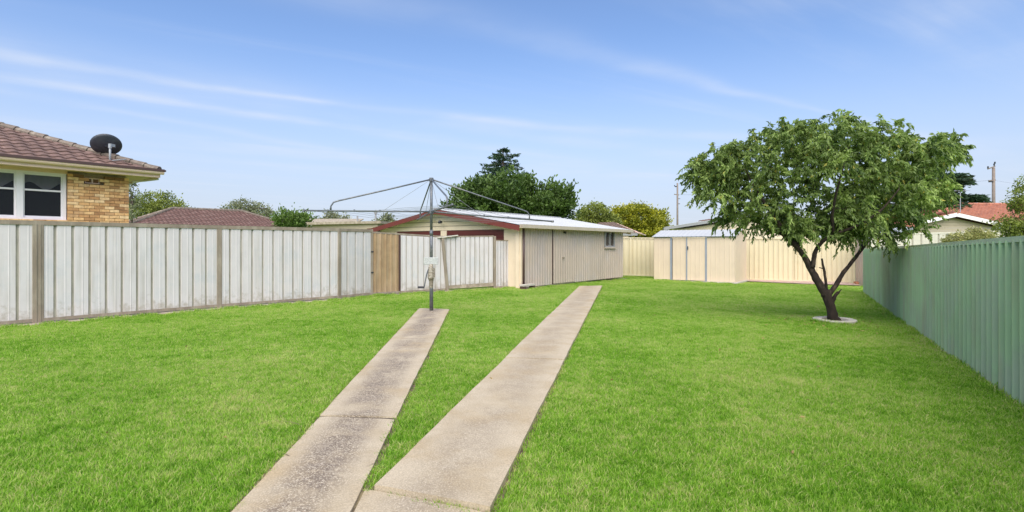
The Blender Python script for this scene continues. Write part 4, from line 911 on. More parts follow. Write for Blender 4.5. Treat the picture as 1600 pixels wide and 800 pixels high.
# roof planes
PT = .404
def rp(t_in, u, h=0.0): # point on the near slope: t_in metres up-plan from eave line, u along
    return hp_(u, OV-t_in, EZ+t_in*PT+h)
TI = 4.6
eo = -OV
und = MB(); und.poly([rp(0, eo, .0), rp(0, UL, 0), rp(TI, UL, 0), rp(TI, eo+TI, 0)]); und.poly([rp(0, eo, 0), rp(TI, eo+TI, 0), hp_(eo+TI, OV-TI-3, EZ+TI*PT), hp_(eo, OV-2*TI-3, EZ)])
und.poly([rp(TI, UL, 0), rp(TI, eo+TI, 0), hp_(eo+TI, OV-TI-3, EZ+TI*PT), hp_(UL, OV-TI-3, EZ+TI*PT)]); und.build('roof', M['tile_brown'], house)
# one tile: x along eave, y up the slope, z off the roof
TW, TE = .30, .33; cp = math.cos(math.atan(PT)); prof = [(0, .018), (.05, .034), (.10, .040), (.15, .034), (.20, .014), (.25, .008), (.30, .018)]
tv = MB()
for k in range(len(prof)-1):
    (x0, h0), (x1, h1) = prof[k], prof[k+1]
    tv.quad((x0, -.02, h0+.03), (x1, -.02, h1+.03), (x1, TE+.03, h1), (x0, TE+.03, h0)); tv.quad((x0, -.02, h0+.002), (x1, -.02, h1+.002), (x1, -.02, h1+.03), (x0, -.02, h0+.03))
tme = tv.mesh('roof_tile'); tme.materials.append(M['tile_brown'])
xa = hl; ya = (hn*-1*cp+up*(PT*cp)); za = xa.cross(ya) if xa.cross(ya).z > 0 else ya.cross(xa)
# tile frame: x must run so that (x, y, z) is right handed
X_ = -hl; Y_ = ya.normalized(); Z_ = X_.cross(Y_)
if Z_.z < 0: X_ = hl; Z_ = X_.cross(Y_)
rotm = Matrix((X_, Y_, Z_)).transposed(); eul = rotm.to_euler()
rows = int(TI/cp/TE); cnt = 0
for j in range(rows):
    tin = j*TE*cp; u = eo+tin+.10
    u = math.ceil((u-eo)/TW)*TW+eo
    while u < 6.0 and cnt < 300:
        org = rp(tin, u if X_.dot(hl) > 0 else u+TW, .0); org += Z_*random.uniform(-.003, .004)
        # leave out tiles far outside the frame on the left
        if (org.x/org.y)*F+800 > -70: inst('roof_tile', tme, house, org, rot=eul); cnt += 1
        u += TW
# hip capping tiles, lapped
hipd = (rp(1, eo+1)-rp(0, eo)).normalized(); hp0 = rp(0, eo, .025)
Lc = .40; side_ = hipd.cross(up).normalized(); upn = side_.cross(hipd).normalized()
if upn.z < 0: upn = -upn; 
cv = MB(); segs = 6
for k in range(segs):
    a0, a1_ = -.5+(math.pi+1)*k/segs, -.5+(math.pi+1)*(k+1)/segs
    def cpt(a_, y, r_): return (math.cos(a_)*r_, y, math.sin(a_)*r_*.75)
    cv.quad(cpt(a0, 0, .15), cpt(a0, Lc+.05, .115), cpt(a1_, Lc+.05, .115), cpt(a1_, 0, .15))
cv.poly([(math.cos(-.5+(math.pi+1)*k/segs)*.15, 0, math.sin(-.5+(math.pi+1)*k/segs)*.15*.75) for k in range(segs+1)])
cme = cv.mesh('hip_tile'); cme.materials.append(M['tile_cap'])
sx = hipd.cross(upn); re = Matrix((sx, hipd, upn)).transposed().to_euler()
k = 0
while k*Lc < TI*1.48: inst('hip_tile', cme, house, hp0+hipd*(k*Lc)+upn*random.uniform(-.005, .01), rot=re); k += 1

# satellite dish on the roof
dft = rp(.42, (hx(172, 250)[0]), .03)
foot = None
# foot of the mast: where the sight line through its base meets the near roof slope
best = None
for k in range(400):
    Yq = 12+k*.02; p = P(172, 252, Yq); rel = p-hc; v_in = OV-rel.dot(hn); zr = EZ+v_in*PT
    if v_in > 0 and abs(p.z-zr) < .02: best = p; break
foot = best if best else dft
dish = thing('satellite_dish', 'dark grey oval satellite dish on a short mast on the tiled roof', 'satellite dish', foot)
topm = P(172, 226, foot.y)
MB().tube([foot-up*.05, foot+up*.2, topm], .028, 8).tube([foot+up*.02, foot+Vector((.25, .3, .1))], .015, 6).build('mast', M['galv_mast'], dish, smooth=True)
fc = P(166, 227.5, foot.y+.18); da = Vector((-.44, .58, .68)).normalized(); dxv = Vector((.80, .60, -.03)); dxv = (dxv-da*dxv.dot(da)).normalized(); dyv = da.cross(dxv)
rx, ry = .385, .375; b = MB(); rings = 6; seg = 28
for rr_ in range(rings+1):
    for k in range(seg):
        an = 2*math.pi*k/seg; t = rr_/rings; b.v.append(tuple(fc+dxv*math.cos(an)*rx*t+dyv*math.sin(an)*ry*t+da*(.10*t*t-.05)))
for rr_ in range(rings):
    for k in range(seg): k2 = (k+1) % seg; b.f.append((rr_*seg+k, rr_*seg+k2, (rr_+1)*seg+k2, (rr_+1)*seg+k))
dobj = b.build('reflector', M['dish'], dish, smooth=True); so_ = dobj.modifiers.new('thickness', 'SOLIDIFY'); so_.thickness = .012
MB().tube([topm+up*.02, topm-up*.1], .045, 8).box(topm-Vector((.035, 0, .05)), (.07, 0, 0), (0, .16, 0), (0, 0, .08)).build('bracket', M['galv_mast'], dish)
lw = fc-dyv*ry*(1 if dyv.z > 0 else -1); MB().tube([lw, fc+da*.55-up*.15], .012, 6).tube([fc+da*.55-up*.15, fc+da*.42-up*.12], .035, 8).build('feed_arm', M['galv_mast'], dish)

# ------------------------------------------------------------------ far roofs with tile relief
def tiled_slope(name, poly, m, parent, tw=.3, te=.33, rel=.035, thick=.05):
    "planar outline; first edge is the eave. relief cells clamped to the outline"
    p = [Vector(q) for q in poly]; X = (p[1]-p[0]).normalized(); nn = None
    nn = (p[1]-p[0]).cross(p[2]-p[0]).normalized(); Yv = nn.cross(X).normalized()
    if Yv.z < 0: Yv = -Yv
    if nn.z < 0: nn = -nn
    q2 = [((q-p[0]).dot(X), (q-p[0]).dot(Yv)) for q in p]; vmax = max(y for _, y in q2)
    def rng_(v):
        xs_ = []
        for i in range(len(q2)):
            (x0, y0), (x1, y1) = q2[i], q2[(i+1) % len(q2)]
            if (y0-v)*(y1-v) <= 0 and abs(y1-y0) > 1e-6: xs_.append(x0+(x1-x0)*(v-y0)/(y1-y0))
        return (min(xs_), max(xs_)) if xs_ else None
    v_, f_2 = [], []; rws = max(1, math.ceil(vmax/te)); prof_ = (0, .6, 1, .6)
    x_lo, x_hi = min(x for x, _ in q2), max(x for x, _ in q2); ncol = int((x_hi-x_lo)/tw)+1
    for j in range(rws):
        va, vb = j*te, min(vmax-.001, (j+1)*te); ra, rb = rng_(min(vmax-.001, va+1e-4)), rng_(vb-1e-4)
        if not ra or not rb: continue
        b0 = len(v_); cols = ncol*4+1
        for (v, r_, h) in ((va, ra, thick), (vb, rb, 0)):
            for i in range(cols):
                x = x_lo+i*tw/4; x = min(max(x, r_[0]), r_[1]); hh = h+rel*prof_[i % 4]; q = p[0]+X*x+Yv*v+nn*hh; v_.append(tuple(q))
        for i in range(cols): q = Vector(v_[b0+i]); v_.append(tuple(q-nn*(thick+.01)))
        for i in range(cols-1):
            if v_[b0+i] == v_[b0+i+1] and v_[b0+cols+i] == v_[b0+cols+i+1]: continue
            f_2.append((b0+i, b0+i+1, b0+cols+i+1, b0+cols+i)); f_2.append((b0+2*cols+i, b0+2*cols+i+1, b0+i+1, b0+i))
    me = bpy.data.meshes.new(name); me.from_pydata(v_, [], f_2); me.update(); return stuff(link(name, me, m, parent))
def cap_line(name, a, b, m, parent, r_=.13, seg=.42):
    a, b = Vector(a), Vector(b); n = max(1, int((b-a).length/seg)); mb = MB()
    for k in range(n): mb.tube([a.lerp(b, k/n), a.lerp(b, (k+1.1)/n)], [r_, r_*.82], 8)
    return mb.build(name, m, parent)
def hip_house(name, label, eaves, ridge, wall_m, roof_m, cap_m=None, gutter_m=None, cat='house', base_z=-.2):
    "eaves: 4 corners (plan loop, same z), ridge: 2 points"
    e = [Vector(q) for q in eaves]; r0, r1 = Vector(ridge[0]), Vector(ridge[1]); c = sum(e, Vector())/4
    t = thing(name, label, cat, (c.x, c.y, base_z))
    ins = [c+(q-c)*.93 for q in e]; ins = [Vector((q.x, q.y, base_z)) for q in ins]
    MB().prism(ins, (0, 0, e[0].z-base_z-.05)).build('wall', wall_m, t)
    tiled_slope('roof_tiles', [e[0], e[1], r1, r0], roof_m, t); tiled_slope('roof_tiles', [e[1], e[2], r1], roof_m, t)
    tiled_slope('roof_tiles', [e[2], e[3], r0, r1], roof_m, t); tiled_slope('roof_tiles', [e[3], e[0], r0], roof_m, t)
    cm_ = cap_m or roof_m
    for a_, b_ in ((r0, r1), (e[0], r0), (e[1], r1), (e[2], r1), (e[3], r0)): cap_line('ridge_cap', a_+up*.03, b_+up*.05, cm_, t)
    for i in range(4): a_, b_ = e[i], e[(i+1) % 4]; MB().beam(a_-up*.08, b_-up*.08, .1, .14).build('gutter', gutter_m or M['cream_trim'], t)
    return t

# brown hip roof seen over the left fence. ridge (272,327)-(376,331)
Yh = 44
r0 = P(271, 326, Yh); rd_, pn_ = Vector((.7071, .7071, 0)), Vector((.7071, -.7071, 0)); r1 = r0+rd_*5.2; hw = 4.6; lo_ = Vector((0, 0, 2.45-r0.z))
e0, e1, e2, e3 = r0-rd_*hw+pn_*hw+lo_, r1+rd_*hw+pn_*hw+lo_, r1+rd_*hw-pn_*hw+lo_, r0-rd_*hw-pn_*hw+lo_
hip_house('house', 'house with reddish brown tiled hip roof seen over the left fence', [e0, e1, e2, e3], (r0, r1), M['weatherboard'], M['tile_brown_far'], M['tile_cap'])

# flat beige building edge beyond the left fence (430..590)
fl = thing('outbuilding', 'low beige flat topped outbuilding just above the left fence near the garage', 'outbuilding', gb_(520, 26))
qa, qb = P(488, 347.5, 27), P(590, 349, 25.5)
MB().prism([Vector((qa.x, qa.y, 0)), Vector((qb.x, qb.y, 0)), Vector((qb.x+.8, qb.y+4, 0)), Vector((qa.x+.8, qa.y+4, 0))], (0, 0, qa.z-.12)).build('wall', M['weatherboard'], fl)
MB().prism([Vector((qa.x-.2, qa.y-.2, qa.z-.12)), Vector((qb.x+.2, qb.y-.2, qa.z-.12)), Vector((qb.x+1, qb.y+4.2, qa.z-.12)), Vector((qa.x+.6, qa.y+4.2, qa.z-.12))], (0, 0, .12)).build('roof', M['strip'], fl)
# far tan roofline farther left
fl2 = thing('outbuilding', 'dull tan roofline just above the left fence beside the dark green bush', 'outbuilding', gb_(470, 36))
qa, qb = P(448, 351, 36), P(545, 349, 36)
MB().prism([Vector((qa.x, qa.y, 0)), Vector((qb.x, qb.y, 0)), Vector((qb.x, qb.y+5, 0)), Vector((qa.x, qa.y+5, 0))], (0, 0, qa.z-.1)).build('wall', M['weatherboard'], fl2)
MB().prism([Vector((qa.x-.3, qa.y-.3, qa.z-.1)), Vector((qb.x+.3, qb.y-.3, qa.z-.1)), Vector((qb.x+.3, qb.y+2.5, qa.z+.45)), Vector((qa.x-.3, qa.y+2.5, qa.z+.45))], (0, 0, .06)).build('roof', M['strip'], fl2)

# house behind the garage (955..996)
hb = thing('house', 'house with dull brown roof and grey gutter peeking out behind the garage', 'house', gb_(960, 36))
Yb = 36; a_, b_ = P(920, 366, Yb+1), P(996, 364, Yb-1); zz = a_.z; b_.z = zz
rr0, rr1 = P(935, 348, Yb+5), P(958, 350, Yb+4.5); rr1.z = rr0.z
MB().prism([Vector((a_.x, a_.y, -.2)), Vector((b_.x-.5, b_.y+.4, -.2)), Vector((b_.x+1.2, b_.y+8, -.2)), Vector((a_.x, a_.y+9, -.2))], (0, 0, zz+.15)).build('wall', M['cream_trim'], hb)
tiled_slope('roof_tiles', [a_, b_, rr1, rr0], mat('dull_brown_tile', (.20, .145, .12), .8, .2, 3), hb)
tiled_slope('roof_tiles', [b_, Vector((b_.x+2.5, b_.y+8, zz)), rr1], hb.children[-1].data.materials[0], hb)
MB().beam(a_-up*.05, b_-up*.05, .12, .15).build('gutter', M['grey_trim'], hb)

# white-roofed neighbour building behind the small shed
nb = thing('neighbour_shed', 'white roofed cream neighbour building rising behind the small garden shed', 'outbuilding', gb_(1100, 31))
Yn = 31; e_l, pk_, e_r = P(1036, 359, Yn+1.2), P(1168, 339, Yn-1), P(1262, 352, Yn-2.3)
bd = Vector((2.5, 5.5, 0))
MB().prism([Vector((e_l.x+.4, e_l.y, -.2)), Vector((e_r.x-.4, e_r.y, -.2)), e_r-up*.1, pk_-up*.16, e_l-up*.05+Vector((.4, 0, 0))], bd).build('wall', M['cream_board'], nb)
for p0, p1 in ((e_l, pk_), (pk_, e_r)):
    MB().prism([p0-up*.02, p1-up*.02, p1+up*.12, p0+up*.12], Vector((-.02, -.3, 0))).build('bargeboard', M['grey_trim' if p0 is e_l else 'white_roof'], nb)
    MB().prism([p0+up*.12-Vector((0, .32, 0)), p1+up*.12-Vector((0, .32, 0)), p1+up*.15-Vector((0, .32, 0)), p0+up*.15-Vector((0, .32, 0))], bd+Vector((0, .4, 0))).build('roof', M['white_roof'], nb)
# small brown tiled roof behind it
sr = thing('house', 'sliver of a brown roof above the white roof left of the fruit tree', 'house', gb_(1110, 45))
qa, qb, qc = P(1091, 346, 45), P(1165, 343, 44), P(1110, 341.5, 49); qd = P(1180, 338, 49)
MB().prism([Vector((qa.x, qa.y+.5, -.2)), Vector((qb.x, qb.y+.5, -.2)), Vector((qb.x, qb.y+8, -.2)), Vector((qa.x, qa.y+8, -.2))], (0, 0, qa.z+.1)).build('wall', M['weatherboard'], sr)
tiled_slope('roof_tiles', [qa, Vector((qb.x, qb.y, qa.z)), Vector((qd.x, qd.y, qc.z)), qc], M['tile_brown_far'], sr)

# orange tiled house on the right
oh = thing('house', 'house with orange tiled roof and beige weatherboard gable with white barge trim', 'house', gb_(1490, 39))
Yo = 38; gl_, gpk, gr_ = P(1428, 350.5, Yo), P(1486.5, 337.5, Yo), P(1574, 357, Yo)
zlo = 1.6
b = MB(); nbd = 9
for k in range(nbd):
    z0 = 1.6+k*.2; z1 = z0+.19
    def xr(z):
        tl = min(1, max(0, (z-gl_.z+.1)/(gpk.z-gl_.z))); trr = min(1, max(0, (z-gr_.z+.1)/(gpk.z-gr_.z))); return gl_.x+(gpk.x-gl_.x)*tl, gr_.x+(gpk.x-gr_.x)*trr
    if z0 > gpk.z-.1: break
    (xa0, xb0), (xa1, xb1) = xr(z0), xr(min(z1, gpk.z-.1)); z1 = min(z1, gpk.z-.1)
    MB().prism([Vector((xa0, Yo+.0, z0)), Vector((xb0, Yo, z0)), Vector((xb1, Yo+.02, z1)), Vector((xa1, Yo+.02, z1))], (0, .06, 0)).build('weatherboard', M['weatherboard'], oh)
MB().box((gl_.x, Yo+.06, -.2), (gr_.x-gl_.x, 0, 0), (0, 10, 0), (0, 0, 1.85+.3)).build('wall', M['weatherboard'], oh)
for p0, p1, mm in ((gl_, gpk, 'grey_trim'), (gr_, gpk, 'white_paint')):
    MB().prism([p0+Vector((0, -.5, -.06)), p1+Vector((0, -.5, -.06)), p1+Vector((0, -.5, .20)), p0+Vector((0, -.5, .20))], (0, .08, 0)).build('bargeboard', M['white_paint'], oh)
    MB().prism([p0+Vector((0, -.42, .0)), p1+Vector((0, -.42, .0)), p1+Vector((0, .1, .0)), p0+Vector((0, .1, .0))], (0, 0, .03)).build('eave_lining', M['gutter_dark'], oh)
apx = P(1503, 320, Yo+7.5); rgt = P(1640, 334, Yo+9); lft = P(1412, 344, Yo-.5); rgt.z = apx.z
# gable wing roof slopes run back into the main hip
tiled_slope('roof_tiles', [gl_+Vector((0, -.5, .2)), gpk+Vector((0, -.5, .2)), gpk+Vector((.3, 8, .2)), gl_+Vector((.3, 8, .2))][0:4], M['tile_orange'], oh)
tiled_slope('roof_tiles', [gpk+Vector((0, -.5, .2)), gr_+Vector((0, -.5, .2)), gr_+Vector((.3, 8, .2)), gpk+Vector((.3, 8, .2))], M['tile_orange'], oh)
# main hip behind the wing
ml = Vector((P(1385, 352, Yo+1.5).x, Yo+.8, gpk.z-.75)); mr_ = Vector((P(1700, 352, Yo+1.5).x, Yo+.8, gpk.z-.75))
tiled_slope('roof_tiles', [ml, mr_, Vector((rgt.x, apx.y, apx.z)), apx], M['tile_orange'], oh)
tiled_slope('roof_tiles', [Vector((ml.x, apx.y+7, ml.z)), ml, apx], M['tile_orange'], oh)
cap_line('ridge_cap', ml+up*.03, apx+up*.05, M['tile_orange'], oh); cap_line('ridge_cap', apx+up*.05, Vector((rgt.x, apx.y, apx.z+.05)), M['tile_orange'], oh)
cap_line('ridge_cap', gpk+Vector((0, -.5, .24)), gpk+Vector((.2, 3.2, .24)), M['tile_orange'], oh)
an_ = P(1500.5, 338, Yo+3); at_ = P(1500.5, 296, Yo+3)
ant = thing('tv_antenna', 'thin grey television antenna mast on the orange tiled roof', 'antenna', an_)
MB().tube([an_-up*.1, at_], .03, 6).build('mast', M['galv_mast'], ant)
for k in range(4): q = at_-up*(.1+.0*k)+Vector((-.6+.35*k, 0, 0)); MB().tube([q-Vector((0, .35, 0)), q+Vector((0, .35, 0))], .012, 4).build('element', M['galv_mast'], ant)
MB().tube([at_-up*.1-Vector((.75, 0, 0)), at_-up*.1+Vector((.6, 0, 0))], .015, 4).build('boom', M['galv_mast'], ant)

# ------------------------------------------------------------------ poles and wires
def pole(px, ytop, Y, label, rad=.15, arms=((.55, -1),)):
    b0 = Vector(gb_(px, Y)); tp = P(px, ytop, Y); t = thing('power_pole', label, 'power pole', b0, 'timber power poles')
    MB().tube([b0-up*.2, tp], [rad*1.15, rad*.85], 10).build('post', M['pole_wood'], t, smooth=True); return t, tp
pr_, pt = pole(1552.5, 262, 60, 'timber power pole rising above the orange roof at the right', .17)
MB().beam(pt+Vector((-.65, 0, -.15)), pt+Vector((.15, 0, .15)), .1, .12).build('crossarm', M['pole_wood'], pr_)
for q in (Vector((-.62, 0, .05)), Vector((.06, 0, .35)), Vector((.14, 0, .55))): MB().tube([pt+q-up*.12, pt+q+up*.1], .075, 8).build('insulator', M['black'], pr_)
MB().tube([pt+Vector((.1, 0, .1)), pt+Vector((.12, 0, .5))], .03, 6).build('bracket', M['black'], pr_)
MB().beam(pt+Vector((-.55, 0, -1.45)), pt+Vector((.2, 0, -1.35)), .1, .14).build('crossarm', M['pole_wood'], pr_)
MB().box(pt+Vector((-.5, -.1, -1.6)), (.45, 0, 0), (0, .2, 0), (0, 0, .12)).build('bracket', M['black'], pr_)
pl2, pt2 = pole(1058.5, 286, 75, 'slim grey power pole above the small shed left of the fruit tree', .13)
MB().tube([pt2+Vector((0, 0, -.45)), pt2+Vector((-.3, 0, -.5)), pt2+Vector((-.42, 0, -.3))], .07, 6).build('bracket', M['black'], pl2)
MB().beam(pt2+Vector((-.45, 0, -1.55)), pt2+Vector((.2, 0, -1.65)), .08, .12).build('crossarm', M['pole_wood'], pl2)
for dz in (-2.2, -2.9): MB().box(pt2+Vector((.1, -.05, dz)), (.25, 0, 0), (0, .1, 0), (0, 0, .08)).build('bracket', M['black'], pl2)
def wire(a, b, sag, label, r_=.012):
    pts_ = [a.lerp(b, k/16)-up*(sag*4*(k/16)*(1-k/16)) for k in range(17)]; o = MB().tube(pts_, r_, 4).build('overhead_wire', M['black']); tag(o, label, 'wire', 'overhead power wires'); return o
wire(pt2+Vector((0, 0, -1.6)), pt+Vector((-.5, 0, -1.4)), .5, 'overhead wire strung between the two power poles behind the fruit tree')
wire(pt+Vector((.1, 0, -1.4)), P(1720, 292, 52), .3, 'overhead wire running off to the right from the right power pole', .008)
for px, yt, Yp, lab in ((558.5, 337, 30, 'short dark metal post standing beyond the left fence, the left one of two'), (587, 328, 29, 'taller dark metal post with a collar beyond the left fence beside the garage roof')):
    b0 = Vector(gb_(px, Yp)); o = MB().tube([b0, P(px, yt, Yp)], .045, 8).tube([P(px, yt+6, Yp), P(px, yt+3.5, Yp)], .09 if px > 570 else .05, 8).build('metal_post', M['grey_trim']); tag(o, lab, 'post')

# ------------------------------------------------------------------ background trees
tree('round bright olive green tree between the brick house and the brown tiled roof', gb_(243, 48), [B(243, 322, 48, 36, 20, 2), B(228, 335, 48, 30, 18, 2), B(262, 330, 48, 28, 16, 2), B(243, 350, 48, 44, 14, 2)], M['leaf_olive'], leaf=.2, clumps=260, per=40, cr=.26, seed=3)
tree('thin tree with hanging foliage right against the corner of the brick house', gb_(206, 36), [B(205, 300, 36, 7, 14, .5), B(203, 284, 36, 5, 8, .4), B(207, 330, 36, 6, 20, .5)], M['leaf_gum'], leaf=.18, clumps=26, per=24, cr=.16, seed=4, trunk=.08)
tree('open grey green gum tree behind the ridge of the brown roof', gb_(390, 60), [B(388, 322, 60, 26, 9, 1.5), B(374, 326, 60, 20, 8, 1.4), B(405, 328, 60, 20, 9, 1.4), B(420, 338, 60, 14, 8, 1.2), B(392, 336, 60, 34, 9, 2), B(356, 328, 60, 10, 5, 1)], M['leaf_gum'], leaf=.22, clumps=120, per=30, cr=.24, seed=5, trunk=.25, limbs=12)
tree('dense bright green bush just above the left fence, left of the clothesline arm', gb_(460, 32), [B(458, 344, 32, 18, 8, 1.4), B(452, 347, 32, 22, 9, 1.2), B(468, 347, 32, 16, 9, 1.2)], M['leaf_mid'], leaf=.16, clumps=110, per=30, cr=.18, seed=6, cat='bush', name='bush', up_dir=.7, spike=.8)
tree('sparse pale grey tree showing behind the tip of the clothesline arm', gb_(523, 40), [B(521, 333, 40, 10, 7, .8), B(530, 340, 40, 12, 8, .9), B(515, 343, 40, 14, 6, .9), B(541, 343, 40, 6, 6, .5)], M['leaf_gum'], leaf=.16, clumps=48, per=20, cr=.16, seed=7, trunk=.08)
tree('low dark shrub line just above the left fence between the bush and the pale tree', gb_(500, 50), [B(497, 347, 50, 14, 4, 1), B(510, 346, 50, 9, 4, 1)], M['leaf_dark'], leaf=.2, clumps=50, per=25, cr=.2, seed=8, cat='bush', name='bush')
tree('small olive tree top at the left end of the garage roof', gb_(607, 45), [B(608, 343, 45, 9, 6, .8), B(598, 346, 45, 8, 4, .8)], M['leaf_gum'], leaf=.2, clumps=34, per=24, cr=.18, seed=9, trunk=.08)
# big dark broadleaf tree behind the garage
tree('large dark green broadleaf tree behind the garage roof in front of the conifer', gb_(790, 38), [B(790, 300, 38, 48, 26, 3), B(760, 312, 38, 45, 24, 2.5), B(812, 318, 38, 46, 30, 2.5), B(735, 322, 38, 26, 22, 2), B(780, 330, 38, 60, 22, 3), B(840, 330, 38, 24, 20, 2), B(722, 296, 38, 12, 6, .6), B(745, 292, 38, 12, 8, .8), B(715, 328, 38, 18, 10, 1)], M['leaf_dark'], leaf=.26, clumps=440, per=36, cr=.26, seed=10, trunk=.3, up_dir=.6, spike=.7)
tree('dark green tree with upright shoots right of the big tree behind the garage', gb_(866, 37), [B(866, 318, 37, 24, 22, 1.8), B(878, 308, 37, 12, 18, 1), B(855, 328, 37, 26, 18, 1.8), B(886, 326, 37, 8, 14, 1), B(850, 300, 37, 5, 10, .5)], M['leaf_dark'], leaf=.26, clumps=130, per=34, cr=.24, seed=12, up_dir=.9, trunk=.15, spike=1.1)
# conifer
def conifer(label, px, ytop, Y, halfw, ybot, seed, tiers=13, flat=False, m='leaf_conifer', name='conifer_tree', leaf=.28):
    r = np.random.default_rng(seed); b0 = Vector(gb_(px, Y)); tp = P(px, ytop, Y); bt = P(px, ybot, Y); t = thing(name, label, 'tree', b0)
    tr = MB(); tr.tube([b0-up*.2, tp], [.3, .03], 8); LPs, LDs, LTs = [], [], []; W = halfw/F*Y; H = tp.z-bt.z
    for k in range(tiers):
        f = (k+.3)/tiers; z = tp.z-H*f; L = W*(.12+.88*f**.62); nbr = 7+int(6*f)
        for j in range(nbr):
            an = r.uniform(0, 6.28); l = L*r.uniform(.6, 1.2); s = np.array([tp.x, tp.y, z+r.uniform(-.1, .1)]); dr = np.array([math.cos(an), math.sin(an), 0.]); kk = int(130*l/W)+26
            u = r.random(kk)**.75; droop = -.18*u*l+.12*(u**3)*l; pos = s+dr*(u*l)[:, None]; pos[:, 2] += droop; wd = .16*l*(1.1-u)+.07
            perp = np.array([-dr[1], dr[0], 0]); pos += perp*(r.normal(0, 1, kk)*wd)[:, None]; pos[:, 2] += r.normal(0, .05 if flat else .07, kk)
            LPs.append(pos); LDs.append(unit(dr*1.0+perp*r.normal(0, .6, kk)[:, None]+np.array([0, 0, .15])+r.normal(0, .15, (kk, 3)))); LTs.append(r.normal(.4+.25*(r.random()-.5), .15, kk))
            e = s+dr*l; e[2] -= .06*l; tr.tube([Vector(s), Vector(e)], [.04, .01], 4)
    pos, d, tt = np.concatenate(LPs), np.concatenate(LDs), np.concatenate(LTs); n = len(pos)
    me = leaf_mesh('crown', pos, d, r.uniform(.6, 1.2, n)*leaf, r.uniform(.25, .5, n)*leaf, tt); link('crown', me, M[m], t); tr.build('trunk', M['bark_far'], t)
conifer('dark pointed conifer whose layered top rises highest behind the garage', 786, 233, 52, 66, 330, 21, tiers=14)
# yellow-green trees
tree('golden yellow green rounded tree beyond the right end of the garage', gb_(1000, 46), [B(988, 340, 46, 34, 20, 2.4), B(1012, 345, 46, 32, 18, 2.4), B(970, 344, 46, 22, 18, 2), B(1000, 360, 46, 50, 16, 2.5)], M['leaf_yellow'], leaf=.2, clumps=420, per=40, cr=.2, seed=14, trunk=.2)
tree('smaller olive green tree between the garage roof and the golden tree', gb_(928, 43), [B(930, 334, 43, 22, 15, 1.6), B(915, 345, 43, 20, 14, 1.6), B(940, 350, 43, 26, 14, 1.6)], M['leaf_olive'], leaf=.2, clumps=200, per=36, cr=.2, seed=15, trunk=.18)
# dark mass behind the fruit tree, low
tree('dull green trees mostly hidden behind the trunk side of the fruit tree', gb_(1200, 34), [B(1175, 356, 34, 30, 14, 1.5), B(1215, 350, 34, 34, 18, 1.5), B(1258, 358, 34, 30, 12, 1.5), B(1310, 352, 34, 34, 18, 1.5)], mat and M['leaf_gum'], leaf=.18, clumps=260, per=34, cr=.22, seed=16)
# cedar at the right
def cedar():
    r = np.random.default_rng(31); Y = 48; b0 = Vector(gb_(1440, Y)); t = thing('cedar_tree', 'very dark cedar with flat layered branches behind the right side of the fruit tree', 'tree', b0); tr = MB(); tp = P(1438, 232, Y); tr.tube([b0-up*.2, tp], [.45, .1], 8)
    pads = [(1425, 262, 45, 3), (1455, 275, 50, 3), (1470, 284, 42, 3), (1430, 292, 60, 3.5), (1450, 305, 48, 4), (1500, 308, 34, 4), (1508, 312, 30, 4), (1440, 320, 60, 5), (1475, 322, 40, 4), (1420, 335, 60, 6), (1400, 305, 40, 5), (1385, 325, 45, 8), (1395, 280, 30, 4)]
    LPs, LDs, LTs = [], [], []
    for px, py, w2, h2 in pads:
        c = np.array(P(px, py, Y+r.uniform(-1.5, 1.5))); k = int(26*w2); an = r.uniform(0, 6.28, k); rr = np.sqrt(r.random(k))*w2/F*Y; tiers = r.integers(0, 3, k)
        pos = np.stack([c[0]+np.cos(an)*rr, c[1]+np.sin(an)*rr*.8, c[2]+(tiers-1)*h2/F*Y*.7-.10*rr+r.normal(0, .06, k)], 1); LPs.append(pos); LDs.append(unit(np.stack([np.cos(an), np.sin(an), r.normal(.05, .25, k)], 1))); LTs.append(r.normal(.4, .18, k))
        tr.tube([Vector((tp.x, tp.y, c[2]-.4)), Vector(c)-up*.08], [.09, .03], 5)
    pos, d, tt = np.concatenate(LPs), np.concatenate(LDs), np.concatenate(LTs); n = len(pos); me = leaf_mesh('crown', pos, d, r.uniform(.25, .5, n), r.uniform(.1, .2, n), tt); link('crown', me, M['leaf_conifer'], t); tr.build('trunk', M['bark_far'], t)
cedar()
# right edge trees and shrub
tree('airy olive green tree at the right edge of the picture above the green fence', gb_(1600, 17), [B(1600, 352, 17, 36, 24, .8), B(1585, 360, 17, 24, 18, .6), B(1612, 320, 17, 26, 26, .7), B(1590, 322, 17, 12, 10, .35), B(1598, 290, 17, 12, 18, .35), B(1640, 300, 17, 34, 40, .8)], M['leaf_olive'], leaf=.085, clumps=200, per=34, cr=.10, seed=18, trunk=.06, shell=.2)
tree('pale yellow green shrub between the off-white fence and the green fence', gb_(1520, 15.5), [B(1505, 373, 15.5, 26, 9, .35), B(1530, 372, 15.5, 24, 10, .35), B(1522, 362, 15.5, 8, 6, .25), B(1490, 378, 15.5, 12, 5, .3)], M['leaf_pale'], leaf=.06, clumps=150, per=26, cr=.05, seed=19, trunk=.03, cat='shrub', name='shrub', shell=.2)

